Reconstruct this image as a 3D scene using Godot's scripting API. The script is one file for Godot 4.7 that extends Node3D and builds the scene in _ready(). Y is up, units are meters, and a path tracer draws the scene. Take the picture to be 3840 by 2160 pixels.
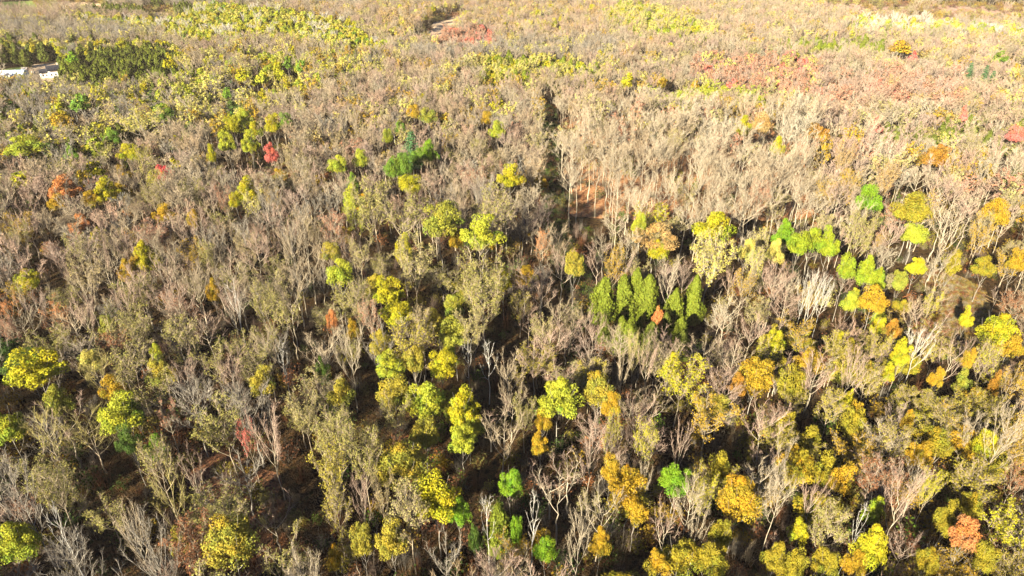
extends Node3D
# An autumn forest seen from a drone. Trees stand on a flat forest floor; the camera hovers 85 m above it.

const EYE := Vector3(0, 85.0, 0)
const PITCH := 29.6
const FOV := 47.0

var rng := RandomNumberGenerator.new()
var counts := {}
var taken := {}
var mats := {}
var meshes := {}

# base colours (linear) of leaves, twigs and bark
const TINT := {
	"tan": Color(0.192, 0.158, 0.112), "pink": Color(0.200, 0.147, 0.119), "grey": Color(0.156, 0.141, 0.119), "pale": Color(0.215, 0.185, 0.138), "white": Color(0.270, 0.257, 0.230), "olivetan": Color(0.194, 0.170, 0.065),
	"yellow": Color(0.230, 0.212, 0.010), "yellowgreen": Color(0.205, 0.222, 0.020), "green": Color(0.085, 0.145, 0.016), "vivid": Color(0.096, 0.173, 0.010), "lime": Color(0.145, 0.180, 0.011), "darkgreen": Color(0.039, 0.069, 0.012),
	"olivegreen": Color(0.158, 0.163, 0.022), "olivegold": Color(0.198, 0.168, 0.022), "gold": Color(0.235, 0.152, 0.012), "orangegold": Color(0.221, 0.114, 0.016), "goldgreen": Color(0.168, 0.141, 0.013), "orange": Color(0.310, 0.125, 0.045),
	"paleorange": Color(0.237, 0.158, 0.063), "red": Color(0.330, 0.045, 0.050), "salmonred": Color(0.360, 0.085, 0.070), "pinkred": Color(0.330, 0.105, 0.088), "salmon": Color(0.243, 0.121, 0.078), "rust": Color(0.158, 0.067, 0.031),
	"olive": Color(0.159, 0.145, 0.040), "tanleaf": Color(0.177, 0.142, 0.067), "paleyellow": Color(0.297, 0.267, 0.062), "cedar": Color(0.069, 0.084, 0.012), "cedarlit": Color(0.099, 0.122, 0.012), "pine": Color(0.047, 0.104, 0.041),  # cedarlit: sunlit copy of cedar, the light put into the colour
}
const LOOK := {
	"tan": "tan", "pink": "pinkish", "grey": "grey", "pale": "pale", "white": "white", "olivetan": "olive-tan", "yellow": "yellow", "yellowgreen": "yellow-green", "green": "green", "vivid": "bright green",
	"lime": "lime-green", "darkgreen": "dark green", "olivegreen": "olive-green", "olivegold": "olive-gold", "gold": "golden", "orangegold": "orange-gold", "goldgreen": "greenish-gold", "orange": "orange",
	"paleorange": "pale orange", "red": "crimson", "salmonred": "pink-red", "pinkred": "rose-red", "salmon": "salmon", "rust": "russet", "olive": "olive", "tanleaf": "fawn", "paleyellow": "pale yellow",
	"cedar": "dark olive", "cedarlit": "yellow-green", "pine": "blue-green",
}
const NAME := {
	"yellow": "yellow_tree", "yellowgreen": "yellow_green_tree", "lime": "yellow_green_tree", "green": "green_tree", "vivid": "green_tree", "darkgreen": "green_tree", "olivegreen": "green_tree", "olivegold": "olive_gold_tree",
	"gold": "golden_tree", "orangegold": "golden_tree", "goldgreen": "golden_tree", "orange": "orange_leaved_tree", "paleorange": "orange_leaved_tree", "red": "red_maple_tree", "salmonred": "red_maple_tree",
	"pinkred": "red_maple_tree", "paleyellow": "pale_yellow_tree", "salmon": "salmon_maple_tree", "rust": "russet_tree",
}
const KIND := {"T": "thinning_tree", "B": "bare_tree", "C": "cedar_tree", "P": "pine_tree", "D": "dead_tree", "W": "birch_tree", "K": "poplar_tree"}

# trees one can point to: [kind, leaf colour, x, z, height, crown width, short name, label]
const MARKS := [
	["L", "yellowgreen", -170.4, -225.6, 18.0, 14.7, "tall yellow-green double crown", "tall yellow-green tree of two stacked crowns near the left edge, below the cedars"],
	["L", "vivid", -157.3, -229.4, 14.4, 5.6, "", ""],
	["L", "yellowgreen", -146.4, -228.9, 15.6, 6.7, "", ""],
	["L", "yellow", -133.1, -223.1, 16.8, 8.4, "", ""],
	["T", "yellow", -124.6, -217.4, 15.6, 6.4, "", ""],
	["L", "gold", -132.3, -214.7, 10.8, 6.2, "", ""],
	["L", "red", -112.9, -205.7, 15.6, 7.5, "crimson maple", "small crimson maple standing alone among bare trees, left of the sunlit clearing"],
	["L", "orange", -135.1, -188.1, 18.0, 9.8, "orange-red maple", "large orange-red maple alone among grey bare trees in the far left part"],
	["L", "gold", -135.1, -183.6, 13.2, 6.6, "", "low golden-orange tree at the foot of the orange-red maple"],
	["L", "yellow", -121.7, -186.8, 18.0, 8.5, "", ""],
	["L", "gold", -124.4, -183.6, 15.6, 6.2, "", ""],
	["T", "yellow", -109.4, -193.3, 15.6, 5.5, "", ""],
	["T", "olive", -103.3, -178.2, 16.8, 5.8, "", ""],
	["L", "orange", -118.7, -164.1, 13.2, 4.3, "", ""],
	["L", "orange", -118.0, -167.1, 14.4, 4.1, "paired orange saplings", "taller of two small orange maples touching each other, below the orange-red maple"],
	["L", "gold", -87.4, -167.0, 15.6, 4.3, "golden egg-shaped crown", "small golden egg-shaped crown by itself among pinkish bare trees"],
	["K", "yellow", -102.0, -218.1, 19.0, 3.3, "slim yellow poplar", "slim yellow poplar column rising at the edge of the clearing right of the crimson maple"],
	["L", "yellowgreen", -99.1, -225.3, 20.4, 6.6, "", ""],
	["L", "yellowgreen", -92.5, -228.5, 20.4, 7.4, "", ""],
	["L", "yellow", -79.2, -187.1, 18.0, 8.2, "", ""],
	["L", "yellow", -81.9, -183.3, 14.4, 4.4, "", ""],
	["T", "paleyellow", -74.5, -177.3, 16.8, 6.0, "", ""],
	["T", "salmon", -85.2, -183.3, 14.4, 4.4, "", ""],
	["L", "yellow", -88.5, -142.2, 18.0, 5.8, "", ""],
	["L", "gold", -91.7, -138.6, 15.6, 4.7, "", ""],
	["L", "gold", -90.6, -141.4, 14.4, 3.3, "", ""],
	["T", "olive", -105.2, -144.3, 16.8, 5.9, "", ""],
	["T", "olive", -75.2, -146.2, 14.4, 4.2, "", ""],
	["L", "green", -186.5, -288.1, 18.0, 10.0, "bright green hedge-like tree", "round bright green tree below the dark cedar plantation, near the left side"],
	["T", "yellow", -187.3, -305.2, 16.8, 8.1, "", ""],
	["T", "paleyellow", -145.5, -257.7, 18.0, 17.3, "broad pale yellow tree", "broad pale yellow-green tree with a wide low crown, left of centre in the upper half"],
	["L", "green", -141.7, -270.9, 18.0, 9.5, "", ""],
	["L", "gold", -182.3, -266.0, 16.8, 8.9, "", ""],
	["L", "yellow", -108.3, -253.9, 19.2, 6.9, "", ""],
	["L", "yellowgreen", -105.3, -260.6, 19.2, 7.9, "", ""],
	["L", "yellow", -98.5, -249.6, 18.0, 7.2, "", ""],
	["L", "green", -151.8, -246.9, 14.4, 6.8, "", ""],
	["L", "green", -133.4, -315.9, 15.6, 6.4, "", ""],
	["T", "paleyellow", -140.9, -317.4, 16.8, 9.9, "", ""],
	["L", "yellow", -138.1, -349.1, 16.8, 9.2, "", ""],
	["L", "vivid", -250.4, -392.7, 16.8, 7.8, "vivid green tree by the house", "vivid green tree just right of the white house"],
	["L", "yellow", -184.6, -369.8, 20.4, 7.4, "", ""],
	["L", "yellowgreen", -127.9, -347.1, 15.6, 9.1, "", ""],
	["L", "yellow", -120.4, -353.6, 15.6, 8.2, "", ""],
	["L", "green", -125.0, -382.0, 15.6, 6.4, "", ""],
	["L", "green", -115.2, -374.6, 15.6, 6.9, "", ""],
	["L", "yellow", -90.5, -248.6, 20.4, 7.2, "", ""],
	["L", "green", -88.9, -258.8, 18.0, 6.6, "", ""],
	["L", "salmonred", -81.5, -218.3, 18.0, 5.4, "rose-red maple", "small rose-red maple at the right end of the sunlit clearing"],
	["L", "gold", -41.4, -278.6, 16.8, 6.6, "", ""],
	["L", "olivegreen", -33.5, -265.6, 18.0, 9.3, "", ""],
	["L", "gold", -10.2, -271.6, 15.6, 5.6, "", ""],
	["L", "yellowgreen", -5.5, -245.5, 19.2, 6.7, "", ""],
	["L", "yellowgreen", -47.0, -245.9, 15.6, 5.2, "", ""],
	["L", "green", -43.2, -254.2, 15.6, 5.3, "", ""],
	["P", "pine", -35.1, -225.9, 20.0, 7.4, "blue-green pine", "pale blue-green pine, the tallest of the green cluster left of the lane"],
	["L", "vivid", -28.4, -219.0, 19.2, 7.5, "round vivid green tree", "round vivid green tree right beside the blue-green pine"],
	["L", "green", -38.4, -205.0, 19.2, 6.8, "", ""],
	["L", "green", -34.5, -205.1, 20.4, 6.1, "", ""],
	["L", "green", -31.8, -213.4, 18.0, 6.3, "", ""],
	["L", "yellowgreen", -50.8, -215.0, 18.0, 5.7, "", ""],
	["L", "yellowgreen", -57.5, -208.9, 16.8, 8.0, "", ""],
	["L", "green", -50.5, -199.4, 14.4, 4.3, "", ""],
	["L", "yellow", -32.0, -196.0, 15.6, 8.9, "", ""],
	["L", "yellowgreen", -45.6, -177.5, 19.2, 6.9, "", ""],
	["T", "olive", -37.3, -165.5, 22.8, 10.8, "domed olive oak", "broad domed olive-coloured oak with thinning leaves, casting a wide dark shadow"],
	["T", "olive", -28.9, -158.9, 22.8, 11.5, "", "half-bare olive oak joined to the right side of the domed olive oak"],
	["T", "yellowgreen", -42.7, -168.6, 15.6, 7.6, "", ""],
	["L", "olivegreen", -18.5, -155.2, 22.8, 12.6, "big yellow-green oak", "big yellow-green oak in full leaf right of the domed olive oak"],
	["L", "gold", -14.5, -155.9, 15.6, 4.7, "", ""],
	["L", "yellowgreen", -7.4, -150.8, 20.4, 12.4, "wide yellow-green oak", "wide yellow-green oak with drooping right side, left of the lane"],
	["T", "olive", -3.8, -156.9, 22.8, 11.4, "", "olive half-bare oak just behind the wide yellow-green oak"],
	["L", "yellow", -26.2, -143.5, 20.4, 5.1, "lemon upright crown", "bright lemon upright oval crown standing over dark shade"],
	["T", "olivetan", -22.5, -135.5, 19.2, 9.5, "", ""],
	["L", "yellowgreen", -39.2, -132.0, 18.0, 7.4, "", ""],
	["L", "yellow", -0.4, -196.2, 18.0, 9.5, "yellow oak by the lane", "rounded bright yellow oak on the left verge of the dark lane"],
	["T", "olive", -6.6, -130.1, 21.6, 9.6, "", ""],
	["L", "yellow", -2.0, -134.1, 15.6, 3.9, "", ""],
	["L", "yellowgreen", 33.6, -160.1, 18.0, 4.2, "", ""],
	["L", "paleorange", 37.3, -156.5, 16.8, 12.6, "pale apricot oak", "broad pale apricot and yellow oak with a black shadow behind it"],
	["L", "yellow", 37.8, -153.6, 13.2, 6.0, "", ""],
	["L", "yellow", 52.3, -156.8, 20.4, 11.4, "bright lemon oak", "bright lemon-yellow oak with a tight rounded crown among pale trunks"],
	["T", "paleyellow", 52.3, -151.7, 15.6, 6.7, "", ""],
	["T", "yellow", 52.6, -200.9, 12.0, 4.0, "", ""],
	["T", "yellow", 39.6, -217.8, 12.0, 4.3, "", ""],
	["L", "olivegold", 14.3, -133.4, 20.4, 5.5, "pointed olive-gold tree", "pointed olive-gold tree at the lower end of the dark lane"],
	["T", "paleyellow", 46.0, -136.7, 19.2, 10.3, "", ""],
	["T", "paleyellow", 56.5, -136.8, 16.8, 4.4, "", ""],
	["L", "paleyellow", 58.0, -146.0, 18.0, 4.7, "", ""],
	["T", "orange", 7.5, -149.0, 15.6, 4.2, "", ""],
	["L", "vivid", 99.5, -172.7, 20.4, 7.7, "egg-shaped bright green tree", "egg-shaped bright green tree alone among tall bare trunks on the right"],
	["L", "goldgreen", 108.3, -165.9, 21.6, 10.8, "gold and green maple", "large gold and green maple right of the egg-shaped bright green tree"],
	["L", "yellowgreen", 109.0, -162.8, 13.2, 8.2, "", ""],
	["L", "orangegold", 143.1, -216.9, 19.2, 10.7, "orange-gold maple", "orange-gold maple with a rounded crown high on the right"],
	["T", "paleorange", 106.5, -204.4, 20.4, 6.1, "", ""],
	["T", "paleorange", 114.1, -191.4, 19.2, 7.4, "", ""],
	["T", "gold", 139.8, -199.1, 19.2, 7.0, "", ""],
	["L", "gold", 130.4, -165.6, 19.2, 8.0, "", ""],
	["L", "vivid", 70.1, -155.2, 18.0, 6.0, "", "leftmost and highest of the four lime-green maples in a row"],
	["L", "lime", 71.0, -148.2, 18.0, 7.1, "lime-green maple row", "second of the four lime-green maples in a row, the widest"],
	["L", "lime", 75.3, -150.1, 19.2, 5.3, "", "third of the four lime-green maples in a row, rounded on top"],
	["L", "lime", 77.9, -147.0, 20.4, 6.0, "", "rightmost of the four lime-green maples in a row, beside deep shade"],
	["L", "paleyellow", 65.5, -147.7, 15.6, 5.8, "", ""],
	["L", "lime", 76.4, -133.4, 19.2, 4.8, "", ""],
	["L", "lime", 81.5, -134.2, 18.0, 5.3, "", ""],
	["L", "lime", 85.2, -134.7, 15.6, 3.9, "", ""],
	["T", "olive", 88.5, -152.6, 19.2, 7.0, "", ""],
	["L", "olivegreen", 95.6, -142.6, 9.6, 4.6, "", ""],
	["L", "yellow", 99.3, -144.0, 12.0, 5.4, "yellow bush by the track", "yellow bushy tree on the left verge of the grassy track"],
	["L", "goldgreen", 112.4, -150.1, 10.8, 5.9, "", ""],
	["L", "goldgreen", 115.2, -142.4, 13.2, 5.9, "", ""],
	["L", "gold", 122.5, -142.6, 15.6, 5.6, "", ""],
	["T", "gold", 121.2, -155.2, 18.0, 5.7, "", ""],
	["B", "pale", 109.7, -153.0, 23.0, 8.9, "giant pale bare tree", "giant pale bare tree with a thick trunk beside the grassy track"],
	["L", "yellow", 91.6, -222.3, 20.4, 5.4, "", ""],
	["T", "olive", 157.9, -222.0, 19.2, 6.2, "", ""],
	["L", "yellow", 87.4, -249.2, 20.4, 8.4, "yellow crown over black shade", "yellow crown with a deep black shadow on its right, in the upper right half"],
	["L", "paleorange", 94.9, -249.2, 20.4, 9.2, "", "pale orange crown right of the black shadow beside the yellow crown"],
	["L", "orangegold", 114.6, -246.5, 18.0, 11.9, "", ""],
	["L", "gold", 234.5, -417.6, 19.2, 12.6, "", ""],
	["L", "red", 233.1, -401.4, 15.6, 5.2, "scarlet maple", "tiny scarlet maple at the foot of a golden crown, far right"],
	["P", "pine", 238.5, -355.9, 18.0, 5.0, "far blue-green pines", "leftmost of the few blue-green pines far to the right"],
	["P", "pine", 239.1, -344.4, 19.0, 5.3, "", "tallest of the few blue-green pines far to the right"],
	["P", "pine", 240.3, -340.2, 17.0, 4.8, "", "nearest of the few blue-green pines far to the right"],
	["L", "green", 280.5, -395.0, 16.8, 10.2, "", ""],
	["L", "pinkred", 186.6, -273.1, 16.8, 4.3, "", ""],
	["L", "pinkred", 144.2, -259.6, 15.6, 5.8, "", ""],
	["L", "pinkred", 188.4, -243.4, 16.8, 7.1, "", ""],
	["L", "yellow", 56.5, -331.3, 18.0, 7.2, "", ""],
	["L", "gold", 75.3, -341.5, 14.4, 6.9, "", ""],
	["L", "yellow", -86.2, -97.3, 18.0, 10.6, "big yellow oak", "big spreading yellow oak near the left edge in the lower half"],
	["L", "paleyellow", -79.4, -101.9, 15.0, 5.1, "", ""],
	["L", "gold", -71.1, -93.7, 15.0, 5.1, "", ""],
	["T", "orange", -99.3, -122.0, 12.0, 5.2, "", ""],
	["L", "yellowgreen", -70.4, -107.4, 12.0, 2.8, "", ""],
	["L", "olivegreen", -85.1, -117.3, 13.0, 3.6, "", ""],
	["T", "rust", -77.9, -107.5, 13.0, 6.1, "russet bare maple", "russet half-bare maple in deep shade right of the big yellow oak"],
	["T", "orange", -110.5, -124.3, 13.0, 4.2, "", ""],
	["T", "salmon", -104.3, -115.2, 12.0, 3.2, "", ""],
	["L", "yellowgreen", -83.7, -83.8, 16.0, 6.6, "", ""],
	["L", "olivegreen", -79.3, -90.6, 15.0, 5.4, "", ""],
	["L", "yellowgreen", -65.7, -86.2, 16.0, 8.4, "", "wide yellow-green oak below the big yellow oak, dark green on its right"],
	["L", "darkgreen", -65.0, -88.7, 14.0, 3.3, "", ""],
	["T", "olive", -64.4, -107.8, 16.0, 7.0, "", ""],
	["T", "salmon", -73.9, -124.3, 13.0, 4.2, "", ""],
	["L", "gold", -67.8, -130.0, 15.0, 3.7, "", ""],
	["T", "salmon", -59.9, -88.9, 12.0, 3.5, "", ""],
	["T", "olive", -55.8, -100.5, 16.0, 5.4, "", ""],
	["D", "white", -57.1, -117.5, 20.0, 3.7, "tall whitish trunk", "tall whitish dead tree with few limbs, left of the salmon maples"],
	["L", "olivegold", -45.1, -95.6, 15.0, 5.6, "", ""],
	["L", "yellow", -26.7, -124.8, 18.0, 7.3, "twin bright yellow oak", "upper half of a twin bright yellow oak, taller and narrower"],
	["L", "yellow", -24.5, -120.7, 14.0, 8.6, "", "lower half of a twin bright yellow oak, wider and reaching right"],
	["T", "olive", -5.9, -122.1, 19.0, 10.2, "", ""],
	["L", "olivegold", -15.4, -115.6, 16.0, 5.9, "", ""],
	["L", "olivegreen", -11.3, -110.5, 16.0, 7.3, "", ""],
	["L", "yellowgreen", -12.9, -112.8, 11.0, 3.0, "", ""],
	["T", "olivetan", -7.5, -109.8, 17.0, 6.1, "", ""],
	["T", "tanleaf", -18.1, -112.0, 16.0, 5.0, "", ""],
	["T", "olivegold", -18.9, -105.7, 16.0, 9.8, "", ""],
	["L", "yellowgreen", -22.6, -100.6, 15.0, 5.8, "", ""],
	["L", "olivegold", -18.8, -102.1, 15.0, 5.3, "", ""],
	["L", "yellow", -13.3, -101.4, 15.0, 6.7, "", ""],
	["L", "olivegold", -20.8, -91.9, 16.0, 6.7, "", ""],
	["L", "yellowgreen", -15.3, -90.0, 17.0, 8.6, "broad yellow-green maple", "broad yellow-green maple in full leaf, centre of the lower half"],
	["T", "olive", -20.0, -87.2, 15.0, 4.9, "", ""],
	["L", "yellow", -8.1, -87.8, 17.0, 6.5, "yellow oak by the black gap", "yellow oak with ragged crown left of the black gap in the lower half"],
	["L", "yellowgreen", -7.3, -86.6, 13.0, 5.7, "", ""],
	["B", "pale", -30.2, -100.5, 21.0, 6.3, "spreading bone-pale tree", "spreading bone-pale bare tree with a white trunk left of the yellow oaks"],
	["L", "olivegold", -30.5, -93.3, 15.0, 5.3, "", ""],
	["L", "orange", -38.2, -118.5, 13.0, 3.0, "", ""],
	["L", "gold", -33.0, -115.1, 14.0, 3.6, "", ""],
	["T", "salmon", -29.6, -116.0, 15.0, 4.6, "salmon maple", "salmon-pink half-bare maple beside a golden tree, left of the twin bright yellow oak"],
	["T", "olive", -46.7, -118.1, 16.0, 6.4, "", ""],
	["T", "olive", -52.8, -121.1, 15.0, 5.3, "", ""],
	["D", "white", -4.5, -102.9, 15.0, 3.7, "", ""],
	["D", "white", -8.4, -104.3, 14.0, 2.9, "", ""],
	["D", "white", -22.6, -115.6, 13.0, 2.7, "", ""],
	["D", "white", -42.5, -99.7, 17.0, 2.9, "", ""],
	["L", "darkgreen", -36.8, -104.5, 11.0, 3.2, "", ""],
	["C", "cedarlit", 21.2, -132.2, 12.3, 7.5, "pointed cedar", "pointed yellow-green cedar at the left of the cedar clump, black shade at its foot"],
	["C", "cedarlit", 25.9, -133.6, 12.3, 6.9, "", ""],
	["C", "cedarlit", 29.1, -135.2, 13.1, 7.6, "cedar clump", "tallest cedar of the clump, with a bare tree in front"],
	["C", "cedarlit", 31.8, -133.6, 12.3, 6.5, "", ""],
	["C", "cedarlit", 42.1, -132.0, 13.1, 5.8, "slim cedar", "slim tall cedar standing apart at the right of the cedar clump"],
	["C", "cedarlit", 37.0, -129.1, 11.3, 5.7, "", ""],
	["C", "cedarlit", 28.3, -123.4, 7.9, 3.9, "", ""],
	["C", "cedarlit", 25.3, -117.9, 10.5, 6.3, "", ""],
	["C", "cedarlit", 23.7, -120.0, 9.6, 4.2, "", ""],
	["C", "cedar", 29.3, -116.4, 10.5, 5.3, "", ""],
	["C", "cedarlit", 37.1, -122.5, 7.9, 4.6, "", ""],
	["C", "cedar", 20.3, -122.2, 9.6, 4.2, "", ""],
	["C", "cedar", 36.5, -118.5, 7.0, 4.8, "", ""],
	["C", "cedar", 33.8, -123.1, 8.7, 4.2, "", ""],
	["L", "orange", 32.4, -123.7, 11.0, 3.8, "", ""],
	["L", "yellowgreen", 8.1, -90.2, 17.0, 8.6, "lime-yellow oak", "lime-yellow oak in full leaf with a red-brown thicket at its foot"],
	["L", "olivegold", 15.3, -92.9, 17.0, 5.9, "", ""],
	["L", "gold", 17.1, -90.4, 14.0, 3.7, "", ""],
	["L", "yellow", 29.9, -100.1, 15.0, 3.9, "", ""],
	["T", "yellow", 30.6, -96.2, 15.0, 8.0, "speckled yellow tree", "speckled yellow tree of scattered leaves in front of pinkish fan-shaped trees"],
	["L", "gold", 44.7, -97.7, 16.0, 7.7, "deep gold maple", "deep gold maple with a rounded crown, right of the speckled yellow tree"],
	["L", "orangegold", 41.3, -96.7, 14.0, 3.9, "", ""],
	["T", "gold", 33.6, -87.2, 15.0, 7.2, "", ""],
	["T", "olive", 2.2, -89.3, 12.0, 4.2, "", ""],
	["L", "gold", 5.3, -87.6, 12.0, 3.3, "", ""],
	["B", "pale", 44.9, -118.1, 16.0, 7.0, "pale fan-shaped tree", "pale fan-shaped bare tree spreading wide right of the cedars"],
	["B", "pink", 25.7, -101.1, 16.0, 4.3, "", ""],
	["B", "tan", 20.1, -97.7, 17.0, 3.7, "", ""],
	["B", "olivetan", 23.5, -102.7, 17.0, 4.2, "", ""],
	["W", "white", 64.5, -126.5, 17.0, 3.9, "white birches", "leftmost of three chalk-white bare birches standing together"],
	["W", "white", 65.2, -123.8, 18.0, 4.2, "", "middle of three chalk-white bare birches standing together, the tallest"],
	["W", "white", 68.1, -125.0, 16.0, 3.8, "", "rightmost of three chalk-white bare birches standing together"],
	["L", "yellowgreen", 74.8, -125.9, 15.0, 4.2, "", ""],
	["L", "gold", 79.2, -124.6, 15.0, 7.1, "golden tree below the limes", "golden tree right below the lime-green trees and left of the track"],
	["L", "yellowgreen", 82.3, -125.7, 9.0, 3.0, "", ""],
	["T", "yellow", 92.5, -125.6, 13.0, 3.6, "", ""],
	["L", "orangegold", 79.3, -115.6, 13.0, 4.2, "", ""],
	["L", "yellow", 77.3, -117.5, 12.0, 3.2, "", ""],
	["T", "olivegold", 71.4, -107.1, 15.0, 4.7, "", ""],
	["L", "yellow", 74.4, -103.6, 16.0, 4.0, "", ""],
	["L", "yellow", 72.0, -102.3, 12.0, 3.1, "", ""],
	["L", "yellow", 98.9, -113.2, 16.0, 8.2, "broad yellow-green edge oak", "broad yellow-green oak near the right edge, below the track"],
	["L", "gold", 100.5, -110.3, 13.0, 5.8, "", ""],
	["L", "yellow", 97.9, -120.7, 13.0, 3.3, "", ""],
	["B", "white", 78.3, -105.7, 17.0, 5.1, "", ""],
	["B", "pink", 84.8, -104.8, 16.0, 5.4, "", ""],
	["L", "gold", 79.8, -100.0, 12.0, 2.9, "", ""],
	["L", "gold", 87.2, -103.5, 14.0, 2.8, "", ""],
	["L", "olivegreen", 87.2, -102.6, 9.0, 3.7, "", ""],
	["T", "yellow", 90.4, -103.0, 14.0, 5.1, "", ""],
	["L", "orangegold", 90.5, -99.3, 11.0, 2.9, "", ""],
	["T", "gold", 91.6, -97.2, 14.0, 4.0, "", ""],
	["B", "pink", 62.0, -97.7, 17.0, 5.3, "broad pink-tipped tree", "broad bare tree with pinkish tips and a fan of limbs, below the golden tree"],
	["L", "yellow", 62.6, -97.3, 9.0, 2.5, "", ""],
	["L", "yellow", 53.5, -112.0, 13.0, 4.3, "", ""],
	["L", "yellow", 66.3, -112.0, 12.0, 2.5, "", ""],
	["L", "gold", 68.5, -88.3, 12.0, 2.2, "", ""],
	["L", "gold", 61.1, -91.9, 11.0, 2.7, "", ""],
	["T", "rust", 113.8, -128.7, 10.0, 5.9, "", ""],
	["L", "yellowgreen", -67.8, -61.9, 14.0, 6.3, "round yellow-green crown", "round dense yellow-green crown in the bottom corner on the left"],
	["L", "vivid", -58.1, -80.8, 13.0, 3.7, "bright green double crown", "small bright green double crown among dark bare trees, left bottom part"],
	["L", "darkgreen", -62.3, -81.4, 14.0, 4.5, "", ""],
	["L", "olivegold", -37.8, -60.5, 17.0, 8.2, "great olive-yellow oak", "great olive-yellow oak at the bottom edge, left of centre"],
	["T", "olive", -52.8, -73.1, 17.0, 5.2, "", ""],
	["T", "olive", -65.8, -68.7, 16.0, 5.7, "", ""],
	["B", "olivetan", -48.5, -67.1, 17.0, 5.4, "", ""],
	["B", "tan", -50.5, -60.4, 18.0, 4.2, "", ""],
	["L", "olivegold", -47.3, -64.0, 10.0, 2.9, "", ""],
	["B", "pink", -47.2, -72.5, 17.0, 4.0, "", ""],
	["B", "grey", -66.2, -63.6, 22.0, 5.4, "", "huge grey bare tree with a thick slanting trunk above the round yellow-green crown"],
	["D", "white", -59.3, -59.8, 19.0, 3.5, "forked dead tree", "forked chalky dead tree with a thick pale trunk, bottom left"],
	["T", "salmonred", -43.2, -82.0, 14.0, 2.5, "pink sapling", "small pink half-bare maple beside a large pinkish bare tree"],
	["L", "olivegold", -14.5, -83.2, 14.0, 5.9, "", ""],
	["L", "yellowgreen", -8.2, -82.5, 13.0, 5.5, "", ""],
	["L", "olivegold", -17.0, -76.2, 15.0, 9.8, "", "widest olive-yellow oak of the central cluster, low and spreading"],
	["T", "olive", -27.3, -77.1, 17.0, 5.7, "", ""],
	["T", "olivegold", -27.0, -73.1, 16.0, 5.1, "", ""],
	["T", "olive", -22.6, -74.9, 17.0, 5.6, "", ""],
	["L", "yellow", -10.7, -67.2, 17.0, 7.7, "ragged yellow oak", "large ragged yellow oak touching a bright green tree, bottom centre"],
	["L", "vivid", -7.7, -67.8, 13.0, 3.8, "bright green neighbour", "bright green oval tree tucked against the ragged yellow oak"],
	["T", "tanleaf", -19.0, -69.0, 16.0, 3.2, "", ""],
	["B", "pink", -21.4, -67.1, 16.0, 2.9, "", ""],
	["T", "olivegold", -24.7, -65.6, 15.0, 4.1, "", ""],
	["T", "olivetan", -14.1, -64.1, 16.0, 6.5, "", ""],
	["L", "olivegold", -20.3, -60.8, 16.0, 3.5, "", ""],
	["L", "olivegold", -16.4, -61.1, 15.0, 5.1, "", ""],
	["L", "gold", -24.3, -60.4, 12.0, 2.6, "", ""],
	["C", "cedarlit", -2.0, -67.7, 10.5, 4.6, "cedar in the black gap", "lone green cedar in the black gap, bottom centre"],
	["L", "darkgreen", -5.3, -65.6, 10.0, 2.6, "", ""],
	["L", "vivid", -0.2, -73.4, 13.0, 4.5, "", ""],
	["D", "white", -3.3, -64.8, 16.0, 2.3, "", ""],
	["B", "pink", -37.7, -78.3, 19.0, 6.1, "large pinkish bare tree", "large pinkish bare tree with a tall feathery crown, lower left of centre"],
	["L", "vivid", 0.6, -66.1, 11.0, 2.2, "", ""],
	["L", "vivid", 4.6, -62.0, 12.0, 3.7, "", ""],
	["D", "white", 2.7, -62.9, 18.0, 2.7, "dead fork over the gap", "dead white tree with a bleached fork, right of the black gap"],
	["B", "pale", 6.8, -69.6, 18.0, 6.7, "wide pale fan", "wide pale bare tree opening like a fan, right of the black gap"],
	["B", "pale", 12.6, -66.4, 16.0, 5.8, "", ""],
	["B", "pale", 8.7, -60.1, 18.0, 4.0, "", ""],
	["B", "pink", 21.9, -64.7, 15.0, 4.0, "", ""],
	["B", "pale", 25.4, -62.9, 15.0, 3.5, "", ""],
	["B", "pale", 25.6, -67.8, 15.0, 4.6, "", ""],
	["B", "pale", 19.7, -71.7, 15.0, 2.5, "", ""],
	["L", "vivid", 25.2, -73.8, 13.0, 5.7, "vivid green broad tree", "vivid green broad tree surrounded by gold and bare trees, bottom right"],
	["L", "gold", 15.3, -75.3, 14.0, 3.7, "", ""],
	["L", "gold", 17.5, -74.7, 13.0, 3.0, "", ""],
	["L", "gold", 17.3, -70.3, 14.0, 7.4, "gold cluster", "widest golden tree of the gold cluster left of the vivid green broad tree"],
	["L", "gold", 18.0, -68.1, 12.0, 4.2, "", ""],
	["L", "gold", 32.8, -67.9, 17.0, 6.6, "tall gold maple", "tall gold maple right of the vivid green broad tree"],
	["L", "gold", 12.2, -62.3, 13.0, 3.3, "", ""],
	["L", "gold", 4.7, -82.1, 12.0, 3.3, "", ""],
	["T", "yellow", 28.0, -69.4, 15.0, 3.4, "", ""],
	["L", "goldgreen", 29.2, -63.5, 13.0, 3.8, "", ""],
	["L", "goldgreen", 22.9, -60.0, 13.0, 6.4, "", ""],
	["L", "goldgreen", 26.9, -59.5, 13.0, 5.2, "", ""],
	["L", "gold", 19.8, -59.3, 12.0, 3.9, "", ""],
	["T", "yellow", 16.3, -81.3, 15.0, 3.1, "", ""],
	["T", "yellow", 21.2, -79.6, 15.0, 4.0, "", ""],
	["B", "pink", 12.0, -76.0, 18.0, 4.1, "", ""],
	["B", "pink", 27.0, -80.3, 15.0, 3.7, "", ""],
	["L", "lime", 52.2, -67.3, 14.0, 3.2, "vivid green sapling", "narrow vivid green tree in front of a broad bare tree, bottom right"],
	["L", "gold", 65.9, -79.7, 13.0, 4.5, "", ""],
	["L", "yellow", 75.3, -79.4, 16.0, 3.5, "", ""],
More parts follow.
